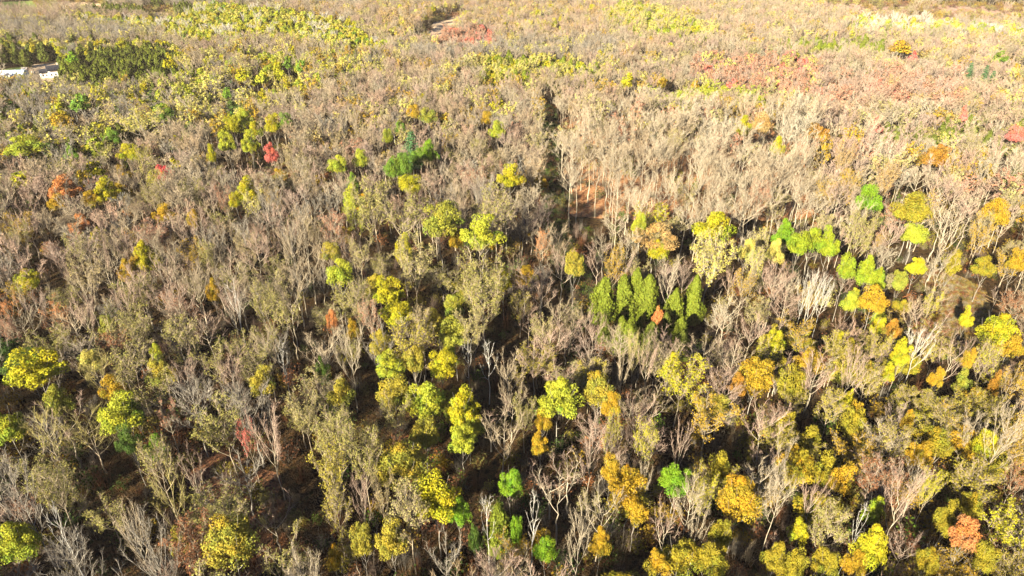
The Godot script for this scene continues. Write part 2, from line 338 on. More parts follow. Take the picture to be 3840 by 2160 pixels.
	["L", "gold", 49.5, -72.1, 15.0, 4.5, "", ""],
	["L", "yellow", 48.0, -59.7, 16.0, 4.9, "", ""],
	["T", "olive", 43.6, -62.8, 15.0, 5.0, "", ""],
	["L", "yellow", 40.8, -64.6, 12.0, 3.4, "", ""],
	["L", "orange", 62.3, -62.4, 14.0, 4.4, "orange maple", "orange maple in the bottom right, among yellow bushes"],
	["L", "goldgreen", 56.7, -60.3, 12.0, 3.4, "", ""],
	["L", "goldgreen", 63.9, -59.8, 13.0, 3.6, "", ""],
	["L", "goldgreen", 36.0, -60.3, 12.0, 4.0, "", ""],
	["L", "goldgreen", 39.1, -60.4, 11.0, 3.5, "", ""],
	["L", "goldgreen", 42.2, -59.4, 12.0, 4.0, "", ""],
	["L", "gold", 46.2, -59.4, 12.0, 3.5, "", ""],
	["B", "pink", 56.1, -67.8, 17.0, 5.8, "large fan-limbed tree", "large fan-limbed bare tree with pink tips, right of the vivid green sapling"],
	["B", "pale", 42.1, -76.0, 18.0, 4.2, "", ""],
	["B", "pale", 37.9, -67.5, 17.0, 4.4, "", ""],
	["B", "pink", 43.7, -68.6, 15.0, 4.1, "", ""],
	["B", "pale", 74.9, -76.6, 20.0, 5.5, "", ""],
	["T", "rust", 77.6, -74.1, 13.0, 3.4, "", ""],
	["T", "yellow", 63.4, -72.2, 12.0, 2.9, "", ""],
	["D", "white", 47.1, -62.7, 16.0, 2.4, "", ""],
	["L", "goldgreen", 64.0, -68.0, 11.0, 3.2, "", ""],
	["L", "goldgreen", 68.4, -69.8, 12.0, 4.3, "", ""],
]
# stands of trees: [what stands there, density, height factor, [[kind, colour, share] ...], outline x and z in metres]
var stands = [
	["cedar plantation", 2.60, 0.62, [["C", "cedar", 0.72], ["C", "cedarlit", 0.28]], PackedVector2Array([Vector2(-265.5, -400.8), Vector2(-246.1, -447.8), Vector2(-205.9, -423.7), Vector2(-171.6, -348.9), Vector2(-202.7, -333.4), Vector2(-233.5, -345.4)])],
	["cedars behind the house", 1.90, 0.75, [["C", "cedar", 0.55], ["L", "yellow", 0.20], ["L", "olivegreen", 0.17], ["B", "grey", 0.08]], PackedVector2Array([Vector2(-342.4, -465.8), Vector2(-276.7, -443.8), Vector2(-238.8, -434.2), Vector2(-256.6, -392.3), Vector2(-238.0, -357.2), Vector2(-293.7, -393.4)])],
	["yellow belt behind the cedars", 1.30, 0.80, [["L", "yellow", 0.30], ["C", "cedar", 0.25], ["L", "paleyellow", 0.25], ["B", "tan", 0.20]], PackedVector2Array([Vector2(-359.4, -491.5), Vector2(-282.5, -478.2), Vector2(-224.5, -470.2), Vector2(-202.8, -420.6), Vector2(-238.5, -433.7), Vector2(-274.7, -440.6), Vector2(-337.9, -459.4)])],
	["grey band", 1.10, 0.85, [["B", "grey", 0.72], ["W", "pale", 0.13], ["T", "paleyellow", 0.15]], PackedVector2Array([Vector2(-419.6, -581.4), Vector2(-348.0, -558.8), Vector2(-260.1, -518.3), Vector2(-258.8, -474.7), Vector2(-289.4, -466.8), Vector2(-353.4, -482.9)])],
	["far cedar rows", 2.40, 0.60, [["C", "cedar", 0.70], ["L", "yellow", 0.15], ["T", "paleyellow", 0.15]], PackedVector2Array([Vector2(-430.5, -700.1), Vector2(-350.2, -663.5), Vector2(-308.6, -687.5), Vector2(-281.9, -641.0), Vector2(-286.5, -595.3), Vector2(-327.1, -609.8), Vector2(-359.9, -619.9), Vector2(-395.9, -646.5)])],
	["far yellow-green belt", 1.70, 0.85, [["L", "yellowgreen", 0.33], ["L", "paleyellow", 0.27], ["L", "yellow", 0.22], ["W", "white", 0.06], ["C", "cedar", 0.10], ["L", "green", 0.02]], PackedVector2Array([Vector2(-396.0, -623.8), Vector2(-347.3, -598.2), Vector2(-276.4, -574.4), Vector2(-302.0, -691.3), Vector2(-211.4, -645.8), Vector2(-128.1, -558.8), Vector2(-78.8, -447.3), Vector2(-95.9, -430.6), Vector2(-159.8, -478.0), Vector2(-213.0, -462.2), Vector2(-259.2, -516.4), Vector2(-341.7, -558.8)])],
	["far pink maples", 1.40, 0.85, [["L", "pinkred", 0.35], ["T", "salmon", 0.40], ["B", "pink", 0.30]], PackedVector2Array([Vector2(-58.9, -512.7), Vector2(-14.5, -535.8), Vector2(-7.3, -456.1), Vector2(-48.1, -447.3)])],
	["grey pole stand", 1.60, 0.85, [["B", "grey", 0.75], ["B", "tan", 0.15], ["T", "paleyellow", 0.10]], PackedVector2Array([Vector2(-75.9, -462.2), Vector2(68.9, -481.2), Vector2(62.1, -420.1), Vector2(-68.8, -415.0)])],
	["yellow-green cedar stand", 2.00, 0.80, [["C", "cedarlit", 0.50], ["L", "yellow", 0.25], ["T", "paleyellow", 0.25]], PackedVector2Array([Vector2(-22.8, -427.1), Vector2(3.0, -433.7), Vector2(56.6, -387.3), Vector2(40.6, -362.3), Vector2(11.1, -366.3), Vector2(8.4, -341.0), Vector2(-15.0, -350.0)])],
	["lime stand", 1.70, 0.95, [["L", "lime", 0.45], ["T", "paleyellow", 0.30], ["L", "yellow", 0.15], ["B", "tan", 0.10]], PackedVector2Array([Vector2(76.1, -614.7), Vector2(106.5, -681.3), Vector2(127.3, -650.8), Vector2(152.2, -516.4), Vector2(134.5, -471.0), Vector2(86.8, -491.0)])],
	["pink maple slope", 1.20, 0.90, [["T", "salmon", 0.42], ["L", "pinkred", 0.16], ["B", "pink", 0.22], ["T", "paleyellow", 0.16], ["T", "paleorange", 0.10]], PackedVector2Array([Vector2(105.2, -408.3), Vector2(182.8, -417.0), Vector2(140.7, -304.3), Vector2(127.0, -319.5), Vector2(91.4, -344.9)])],
	["olive-gold hedge", 1.80, 0.75, [["T", "yellowgreen", 0.35], ["L", "yellowgreen", 0.45], ["L", "goldgreen", 0.10], ["B", "tan", 0.10]], PackedVector2Array([Vector2(63.2, -332.3), Vector2(123.3, -342.5), Vector2(116.2, -305.9), Vector2(67.6, -304.4)])],
	["pinkish right slope", 1.10, 0.95, [["B", "pink", 0.45], ["T", "salmon", 0.33], ["L", "pinkred", 0.04], ["T", "paleorange", 0.10], ["B", "pale", 0.08]], PackedVector2Array([Vector2(158.6, -356.4), Vector2(240.1, -371.5), Vector2(205.2, -302.1), Vector2(134.9, -288.2)])],
	["cedar strip", 2.00, 0.70, [["C", "cedarlit", 0.65], ["B", "tan", 0.35]], PackedVector2Array([Vector2(177.2, -477.0), Vector2(256.8, -478.6), Vector2(235.1, -431.9), Vector2(173.3, -429.3)])],
	["far birches", 1.00, 0.90, [["W", "white", 0.25], ["L", "paleyellow", 0.35], ["L", "yellow", 0.15], ["L", "lime", 0.10], ["B", "grey", 0.15]], PackedVector2Array([Vector2(280.8, -589.0), Vector2(353.0, -565.7), Vector2(383.5, -528.0), Vector2(347.6, -474.5), Vector2(310.0, -496.4), Vector2(249.3, -505.3)])],
	["right cedars", 1.10, 0.75, [["C", "cedar", 0.30], ["T", "olive", 0.20], ["B", "pink", 0.30], ["B", "pale", 0.20]], PackedVector2Array([Vector2(152.3, -269.6), Vector2(206.5, -282.9), Vector2(205.9, -262.8), Vector2(177.1, -219.9), Vector2(171.8, -242.1), Vector2(141.4, -244.0)])],
	["pale trunks", 0.66, 1.25, [["B", "pale", 0.62], ["B", "tan", 0.26], ["T", "olivetan", 0.06], ["T", "yellow", 0.03], ["T", "salmon", 0.03]], PackedVector2Array([Vector2(19.8, -283.9), Vector2(126.9, -278.7), Vector2(83.0, -165.6), Vector2(64.1, -160.3), Vector2(15.9, -160.3)])],
	["right trunks", 0.72, 1.15, [["B", "pale", 0.40], ["B", "pink", 0.30], ["T", "olivetan", 0.12], ["T", "gold", 0.08], ["T", "salmon", 0.10]], PackedVector2Array([Vector2(128.9, -283.0), Vector2(166.9, -207.3), Vector2(124.3, -143.9), Vector2(103.5, -143.9), Vector2(82.1, -162.8)])],
	["track verge", 0.60, 0.50, [["B", "pink", 0.40], ["T", "gold", 0.30], ["L", "goldgreen", 0.30]], PackedVector2Array([Vector2(88.5, -140.8), Vector2(99.5, -137.9), Vector2(106.6, -126.3), Vector2(113.6, -118.3), Vector2(110.5, -113.8), Vector2(94.0, -116.8), Vector2(86.0, -129.7)])],
	["middle right", 0.95, 0.95, [["B", "pink", 0.35], ["B", "pale", 0.30], ["T", "olivetan", 0.20], ["T", "paleyellow", 0.10], ["T", "gold", 0.05]], PackedVector2Array([Vector2(15.6, -167.7), Vector2(84.6, -167.7), Vector2(102.3, -143.9), Vector2(90.2, -128.4), Vector2(56.4, -118.4), Vector2(13.3, -125.0)])],
	["gold side", 1.30, 0.80, [["B", "pink", 0.22], ["T", "goldgreen", 0.08], ["B", "pale", 0.05], ["T", "olivegold", 0.20], ["T", "gold", 0.10], ["T", "yellow", 0.06], ["L", "olivegold", 0.07], ["L", "gold", 0.05], ["L", "goldgreen", 0.13], ["T", "rust", 0.04]], PackedVector2Array([Vector2(57.3, -122.7), Vector2(111.5, -122.7), Vector2(62.0, -48.9), Vector2(9.2, -48.9), Vector2(10.8, -64.9), Vector2(22.5, -79.1)])],
	["pink fans", 1.15, 0.85, [["B", "pink", 0.60], ["B", "tan", 0.25], ["T", "olivetan", 0.10], ["T", "olivegold", 0.05]], PackedVector2Array([Vector2(0.2, -137.8), Vector2(17.4, -130.3), Vector2(18.0, -120.2), Vector2(57.8, -121.8), Vector2(23.0, -78.5), Vector2(10.8, -64.4), Vector2(0.8, -83.1)])],
	["oak band", 1.35, 0.95, [["L", "olivegold", 0.24], ["L", "olivegreen", 0.12], ["T", "olive", 0.24], ["T", "olivegold", 0.15], ["L", "yellowgreen", 0.07], ["B", "grey", 0.10], ["B", "tan", 0.08]], PackedVector2Array([Vector2(-31.0, -128.4), Vector2(-4.3, -128.4), Vector2(-2.0, -106.7), Vector2(-8.3, -104.1), Vector2(-7.6, -92.1), Vector2(-4.5, -56.0), Vector2(-25.0, -56.0), Vector2(-23.2, -81.9)])],
	["olive middle", 0.85, 1.00, [["B", "tan", 0.30], ["B", "grey", 0.15], ["T", "olive", 0.30], ["T", "olivetan", 0.17], ["L", "olivegold", 0.08]], PackedVector2Array([Vector2(-59.4, -151.6), Vector2(0.2, -147.2), Vector2(0.2, -103.3), Vector2(-6.1, -91.4), Vector2(-4.5, -55.6), Vector2(-25.9, -55.6), Vector2(-37.9, -81.3), Vector2(-57.3, -117.5)])],
	["grey left", 0.85, 1.00, [["B", "grey", 0.45], ["B", "olivetan", 0.15], ["B", "pink", 0.14], ["T", "olive", 0.15], ["L", "olivegold", 0.03], ["T", "rust", 0.04], ["L", "darkgreen", 0.04]], PackedVector2Array([Vector2(-107.3, -117.5), Vector2(-57.3, -117.5), Vector2(-37.9, -81.3), Vector2(-23.7, -47.5), Vector2(-74.2, -47.5)])],
	["tan left", 1.05, 0.95, [["B", "tan", 0.42], ["B", "pink", 0.25], ["B", "grey", 0.13], ["T", "olive", 0.07], ["T", "tanleaf", 0.04], ["T", "gold", 0.03], ["T", "salmon", 0.02], ["L", "yellow", 0.02], ["L", "gold", 0.02]], PackedVector2Array([Vector2(-177.5, -221.8), Vector2(-96.6, -272.4), Vector2(0.3, -272.4), Vector2(7.6, -135.8), Vector2(0.2, -135.8), Vector2(-58.5, -148.2), Vector2(-57.7, -118.4), Vector2(-108.0, -118.4)])],
	["left upper mix", 1.10, 0.90, [["B", "grey", 0.25], ["B", "tan", 0.08], ["T", "paleyellow", 0.16], ["L", "yellow", 0.11], ["L", "yellowgreen", 0.12], ["C", "cedar", 0.10], ["T", "gold", 0.06], ["W", "pale", 0.06], ["L", "darkgreen", 0.04]], PackedVector2Array([Vector2(-291.2, -390.6), Vector2(-226.4, -338.7), Vector2(-167.7, -338.7), Vector2(-135.8, -359.0), Vector2(-105.2, -268.4), Vector2(-131.9, -251.8), Vector2(-168.0, -207.3)])],
	["yellow patches", 1.00, 0.90, [["B", "tan", 0.30], ["L", "yellow", 0.16], ["L", "yellowgreen", 0.17], ["T", "paleyellow", 0.20], ["C", "cedarlit", 0.06], ["T", "gold", 0.06], ["B", "grey", 0.05]], PackedVector2Array([Vector2(-195.7, -402.2), Vector2(-163.6, -441.2), Vector2(-95.2, -427.5), Vector2(-69.6, -390.6), Vector2(-102.0, -327.6), Vector2(-116.1, -300.7), Vector2(-166.6, -336.0)])],
	["far grey ridge", 1.20, 0.90, [["B", "grey", 0.60], ["B", "tan", 0.20], ["C", "cedar", 0.20]], PackedVector2Array([Vector2(-550.6, -776.5), Vector2(-123.1, -776.5), Vector2(-145.7, -676.8), Vector2(-298.4, -683.1), Vector2(-446.0, -676.8), Vector2(-459.6, -641.1)])],
	["far tan slope", 1.00, 0.90, [["B", "tan", 0.30], ["L", "paleyellow", 0.20], ["T", "paleorange", 0.20], ["L", "yellow", 0.10], ["B", "pink", 0.20]], PackedVector2Array([Vector2(-147.6, -686.3), Vector2(84.4, -686.3), Vector2(60.5, -479.4), Vector2(-14.4, -531.9), Vector2(-75.4, -458.8)])],
]
# open ground: [what it is, share of trees that still stand there, outline]
var open_ground = [
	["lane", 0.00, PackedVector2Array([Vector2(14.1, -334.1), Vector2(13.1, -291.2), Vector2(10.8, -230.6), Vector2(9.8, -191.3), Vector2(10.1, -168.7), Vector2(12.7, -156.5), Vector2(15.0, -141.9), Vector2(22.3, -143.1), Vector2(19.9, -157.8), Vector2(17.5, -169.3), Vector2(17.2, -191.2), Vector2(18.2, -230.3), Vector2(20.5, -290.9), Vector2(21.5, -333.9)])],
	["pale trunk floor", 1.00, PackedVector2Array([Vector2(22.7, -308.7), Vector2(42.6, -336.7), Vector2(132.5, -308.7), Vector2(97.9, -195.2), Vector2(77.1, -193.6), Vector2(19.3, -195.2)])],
	["track", 0.00, PackedVector2Array([Vector2(108.3, -153.5), Vector2(116.5, -163.1), Vector2(118.5, -156.2), Vector2(122.2, -150.1), Vector2(108.4, -120.4), Vector2(109.5, -114.4), Vector2(104.4, -107.1), Vector2(102.1, -112.9), Vector2(96.6, -119.9), Vector2(105.8, -146.6)])],
	["clearing", 0.00, PackedVector2Array([Vector2(-97.7, -212.3), Vector2(-97.3, -239.8), Vector2(-85.7, -249.0), Vector2(-81.6, -239.8), Vector2(-86.0, -213.4), Vector2(-91.4, -209.7)])],
	["pale field", 0.00, PackedVector2Array([Vector2(-73.2, -499.2), Vector2(-68.2, -646.8), Vector2(-44.4, -673.7), Vector2(-42.2, -636.5), Vector2(-48.3, -510.6), Vector2(-48.4, -481.2), Vector2(-67.0, -477.7)])],
	["brown field", 0.00, PackedVector2Array([Vector2(-362.9, -699.8), Vector2(-337.7, -715.1), Vector2(-274.6, -582.0), Vector2(-295.2, -574.8)])],
	["meadow", 0.00, PackedVector2Array([Vector2(-553.7, -775.8), Vector2(-522.1, -790.7), Vector2(-422.6, -645.9), Vector2(-452.4, -631.6)])],
	["tan field", 0.00, PackedVector2Array([Vector2(-517.5, -783.2), Vector2(-437.6, -775.8), Vector2(-373.6, -660.6), Vector2(-434.1, -663.6)])],
	["marsh", 0.04, PackedVector2Array([Vector2(297.0, -768.6), Vector2(419.1, -761.5), Vector2(525.8, -734.3), Vector2(403.4, -558.7), Vector2(336.4, -577.2), Vector2(301.4, -591.8), Vector2(281.2, -708.9)])],
	["lawn", 0.00, PackedVector2Array([Vector2(-315.7, -424.6), Vector2(-308.3, -433.2), Vector2(-256.8, -358.3), Vector2(-265.4, -353.6)])],
	["yard", 0.00, PackedVector2Array([Vector2(-300.3, -417.5), Vector2(-306.0, -439.5), Vector2(-292.5, -444.6), Vector2(-243.4, -370.4), Vector2(-241.0, -355.6), Vector2(-255.5, -355.6)])],
	["black gap", 0.10, PackedVector2Array([Vector2(-10.0, -118.0), Vector2(-1.4, -121.8), Vector2(-1.0, -106.3), Vector2(-2.7, -90.2), Vector2(-2.5, -63.1), Vector2(-6.4, -63.1), Vector2(-6.7, -90.2), Vector2(-9.5, -104.4)])],
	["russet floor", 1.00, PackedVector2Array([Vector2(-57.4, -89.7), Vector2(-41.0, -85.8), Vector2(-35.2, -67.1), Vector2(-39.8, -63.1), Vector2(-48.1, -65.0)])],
	["cedar gap", 0.00, PackedVector2Array([Vector2(16.0, -154.0), Vector2(20.3, -144.6), Vector2(25.4, -136.0), Vector2(23.4, -117.3), Vector2(18.8, -121.8), Vector2(15.6, -136.0)])],
]


func _ready() -> void:
	rng.seed = 20241
	var cam := Camera3D.new()
	cam.name = "camera"
	cam.position = EYE
	cam.rotation_degrees.x = -PITCH
	cam.fov = FOV
	cam.near = 0.5
	cam.far = 9000.0
	add_child(cam)
	cam.current = true
	var sky_material := ProceduralSkyMaterial.new()
	sky_material.sky_top_color = Color(0.30, 0.46, 0.74)
	sky_material.sky_horizon_color = Color(0.74, 0.80, 0.86)
	sky_material.sky_curve = 0.12
	sky_material.ground_bottom_color = Color(0.22, 0.18, 0.13)
	sky_material.ground_horizon_color = Color(0.55, 0.52, 0.47)
	var sky := Sky.new()
	sky.sky_material = sky_material
	var env := Environment.new()
	env.background_mode = Environment.BG_SKY
	env.sky = sky
	env.background_energy_multiplier = 0.2
	env.tonemap_mode = Environment.TONE_MAPPER_LINEAR
	env.tonemap_exposure = 7.0
	env.fog_enabled = true
	env.fog_density = 5e-05
	env.fog_light_color = Color(1.0, 0.93, 0.84)
	env.sdfgi_enabled = true
	env.ssao_enabled = true
	env.ssil_enabled = true
	var around := WorldEnvironment.new()
	around.name = "air"
	around.environment = env
	add_child(around)
	var sun := DirectionalLight3D.new()
	sun.name = "sun"
	sun.light_energy = 1.6
	sun.light_color = Color(1.0, 0.95, 0.84)
	sun.light_angular_distance = 0.5
	sun.shadow_enabled = true
	sun.rotation_degrees = Vector3(-22.5, -34.0, 0)
	add_child(sun)

	ground()
	house_and_yard()
	build_meshes()
	forest()


# ---------------------------------------------------------------- names and materials

func numbered(called: String) -> String:
	counts[called] = counts.get(called, -1) + 1
	return called if counts[called] == 0 else "%s_%03d" % [called, counts[called]]


func structure(called: String, mesh: Mesh, m: Material, kind := "structure", parent: Node = self) -> MeshInstance3D:
	var o := MeshInstance3D.new()
	o.name = numbered(called) if parent == self else called
	o.mesh = mesh
	o.material_override = m
	if kind:
		o.set_meta("kind", kind)
	parent.add_child(o, true)
	return o


func flat_material(c: Color, rough := 0.95) -> StandardMaterial3D:
	var m := StandardMaterial3D.new()
	m.albedo_color = c.linear_to_srgb()
	m.roughness = rough
	m.metallic_specular = 0.2
	return m


func bark_material(tint: Color) -> StandardMaterial3D:
	var m := flat_material(tint)
	m.vertex_color_use_as_albedo = true
	return m


func leaf_material(tint: Color) -> StandardMaterial3D:
	var m := flat_material(tint, 0.75)
	m.vertex_color_use_as_albedo = true
	m.backlight_enabled = true
	m.backlight = Color(0.65, 0.65, 0.65)
	return m


func tinted(tint: String, leaf: bool) -> StandardMaterial3D:
	var key := tint + ("_leaf" if leaf else "_bark")
	if not mats.has(key):
		mats[key] = leaf_material(TINT[tint]) if leaf else bark_material(TINT[tint])
		mats[key].resource_name = key
	return mats[key]


func noise_texture(freq: float, stops: Array, colors: Array, s := 1, normal := false) -> NoiseTexture2D:
	var n := FastNoiseLite.new()
	n.noise_type = FastNoiseLite.TYPE_SIMPLEX_SMOOTH
	n.frequency = freq
	n.fractal_octaves = 5
	n.seed = s
	var t := NoiseTexture2D.new()
	t.width = 512
	t.height = 512
	t.seamless = true
	t.noise = n
	if normal:
		t.as_normal_map = true
		t.bump_strength = 6.0
		return t
	var g := Gradient.new()
	g.offsets = PackedFloat32Array(stops)
	var cs := PackedColorArray()
	for c in colors:
		cs.append((c as Color).linear_to_srgb())
	g.colors = cs
	t.color_ramp = g
	return t


func soil(colors: Array, scale: float, s: int) -> StandardMaterial3D:
	var m := StandardMaterial3D.new()
	m.roughness = 1.0
	m.metallic_specular = 0.1
	m.albedo_texture = noise_texture(0.012, [0.2, 0.42, 0.58, 0.8], colors, s)
	m.uv1_triplanar = true
	m.uv1_world_triplanar = true
	m.uv1_scale = Vector3.ONE * scale
	m.normal_enabled = true
	m.normal_texture = noise_texture(0.05, [], [], s + 7, true)
	m.normal_scale = 1.2
	return m


# ---------------------------------------------------------------- the ground

func sheet(outline: PackedVector2Array, y: float, ragged := 0.0) -> ArrayMesh:
	# a flat sheet with that outline, its edge broken up
	var pts := PackedVector2Array()
	var n := outline.size()
	for i in n:
		var a := outline[i]
		var b := outline[(i + 1) % n]
		var k := maxi(1, int(a.distance_to(b) / 3.0)) if ragged > 0.0 else 1
		for j in k:
			var p := a.lerp(b, float(j) / k)
			pts.append(p + Vector2(rng.randf_range(-ragged, ragged), rng.randf_range(-ragged, ragged)))
	var idx := Geometry2D.triangulate_polygon(pts)
	if idx.is_empty():
		pts = outline
		idx = Geometry2D.triangulate_polygon(pts)
	var st := SurfaceTool.new()
	st.begin(Mesh.PRIMITIVE_TRIANGLES)
	for i in range(0, idx.size(), 3):
		var a := pts[idx[i]]
		var b := pts[idx[i + 1]]
		var c := pts[idx[i + 2]]
		if (b - a).cross(c - a) < 0.0:
			var t := b
			b = c
			c = t
		for p in [a, b, c]:
			st.set_normal(Vector3.UP)
			st.add_vertex(Vector3(p.x, y, p.y))
	return st.commit()


func ground() -> void:
	var st := SurfaceTool.new()
	st.begin(Mesh.PRIMITIVE_TRIANGLES)
	var far := 5000.0
	for p in [Vector3(-far, 0, -far), Vector3(far, 0, -far), Vector3(far, 0, far), Vector3(-far, 0, -far), Vector3(far, 0, far), Vector3(-far, 0, far)]:
		st.set_normal(Vector3.UP)
		st.add_vertex(p)
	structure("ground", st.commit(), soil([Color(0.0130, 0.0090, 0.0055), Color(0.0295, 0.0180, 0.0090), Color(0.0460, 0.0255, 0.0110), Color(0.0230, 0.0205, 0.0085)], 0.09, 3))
	var grass := soil([Color(0.09, 0.06, 0.02), Color(0.16, 0.105, 0.035), Color(0.21, 0.14, 0.055), Color(0.085, 0.085, 0.024)], 0.13, 11)
	var tan_grass := soil([Color(0.30, 0.22, 0.14), Color(0.36, 0.26, 0.165), Color(0.42, 0.31, 0.20), Color(0.32, 0.24, 0.145)], 0.06, 21)
	var marsh := soil([Color(0.159, 0.099, 0.084), Color(0.247, 0.153, 0.118), Color(0.357, 0.232, 0.164), Color(0.217, 0.149, 0.109)], 0.035, 31)
	var meadow := soil([Color(0.106, 0.145, 0.033), Color(0.132, 0.178, 0.040), Color(0.158, 0.198, 0.053), Color(0.132, 0.158, 0.053)], 0.08, 41)
	var litter := soil([Color(0.158, 0.073, 0.033), Color(0.238, 0.112, 0.053), Color(0.290, 0.152, 0.079), Color(0.198, 0.125, 0.053)], 0.11, 51)  # leaf litter, brightened to paint in the sunlit floor under the pale trunks
	var russet := soil([Color(0.035, 0.02, 0.012), Color(0.085, 0.04, 0.022), Color(0.15, 0.068, 0.034), Color(0.07, 0.042, 0.02)], 0.14, 57)  # reddish-brown litter, sunlit patches painted into its noise colours
	for o in open_ground:
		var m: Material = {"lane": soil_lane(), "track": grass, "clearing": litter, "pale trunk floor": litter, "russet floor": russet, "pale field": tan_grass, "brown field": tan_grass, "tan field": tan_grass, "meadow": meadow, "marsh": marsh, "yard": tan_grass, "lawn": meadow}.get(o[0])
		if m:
			structure({"pale trunk floor": "sun_tinted_litter_ground", "russet floor": "sun_tinted_litter_ground", "lane": "forest_lane_ground", "track": "grassy_path", "clearing": "clearing_ground", "pale field": "pale_field", "brown field": "brown_field", "tan field": "tan_field", "meadow": "meadow_ground", "marsh": "marsh_ground", "yard": "yard_ground", "lawn": "lawn_ground"}[o[0]], sheet(o[2], 0.02, 1.6 if o[0] in ["track", "clearing", "pale trunk floor", "russet floor"] else 0.9), m)
	# two faint wheel ruts of bare sand along the track
	var rut := soil([Color(0.11, 0.08, 0.035), Color(0.18, 0.125, 0.06), Color(0.24, 0.165, 0.085), Color(0.14, 0.1, 0.045)], 0.3, 61)
	for side in [-0.85, 0.85]:
		var line: PackedVector2Array = PackedVector2Array([Vector2(112.1, -154.9), Vector2(115.6, -151.0), Vector2(119.9, -146.0), Vector2(123.5, -137.7), Vector2(125.6, -129.8)])
		var left := PackedVector2Array()
		var right := PackedVector2Array()
		for i in line.size():
			var d := (line[mini(i + 1, line.size() - 1)] - line[maxi(i - 1, 0)]).normalized().orthogonal()
			left.append(line[i] + d * (side - 0.2))
			right.append(line[i] + d * (side + 0.2))
		right.reverse()
		left.append_array(right)
		structure("wheel_rut_path", sheet(left, 0.045, 0.12), rut)


var lane_soil: StandardMaterial3D
func soil_lane() -> StandardMaterial3D:
	if lane_soil == null:
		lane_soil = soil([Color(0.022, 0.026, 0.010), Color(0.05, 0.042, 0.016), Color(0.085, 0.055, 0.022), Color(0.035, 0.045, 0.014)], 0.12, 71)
	return lane_soil


# ---------------------------------------------------------------- the house

func box_to(st: SurfaceTool, lo: Vector3, hi: Vector3) -> void:
	var b := BoxMesh.new()
	b.size = hi - lo
	st.append_from(b, 0, Transform3D(Basis(), (lo + hi) / 2.0))


func box_part(called: String, lo: Vector3, hi: Vector3, m: Material, parent: Node) -> MeshInstance3D:
	var st := SurfaceTool.new()
	st.begin(Mesh.PRIMITIVE_TRIANGLES)
	box_to(st, lo, hi)
	return structure(called, st.commit(), m, "", parent)


func gable_mesh(x0: float, x1: float, z0: float, z1: float, y0: float, y1: float, thick: float) -> ArrayMesh:
	# two roof slabs that meet in a ridge along x
	var st := SurfaceTool.new()
	st.begin(Mesh.PRIMITIVE_TRIANGLES)
	var zm := (z0 + z1) / 2.0
	for side in [z0, z1]:
		var a := Vector3(x0, y0, side)
		var b := Vector3(x1, y0, side)
		var c := Vector3(x1, y1, zm)
		var d := Vector3(x0, y1, zm)
		var up := Vector3(0, thick, 0)
		for q in [[a, b, c, d], [a + up, b + up, c + up, d + up], [a, b, b + up, a + up], [a, d, d + up, a + up], [b, c, c + up, b + up]]:
			for k in [0, 1, 2, 0, 2, 3]:
				st.add_vertex(q[k])
	st.generate_normals()
	return st.commit()


func gable_end(x: float, z0: float, z1: float, y0: float, y1: float, thick: float) -> ArrayMesh:
	var st := SurfaceTool.new()
	st.begin(Mesh.PRIMITIVE_TRIANGLES)
	for dx in [0.0, thick]:
		for p in [Vector3(x + dx, y0, z0), Vector3(x + dx, y0, z1), Vector3(x + dx, y1, (z0 + z1) / 2.0)]:
			st.add_vertex(p)
	st.generate_normals()
	return st.commit()


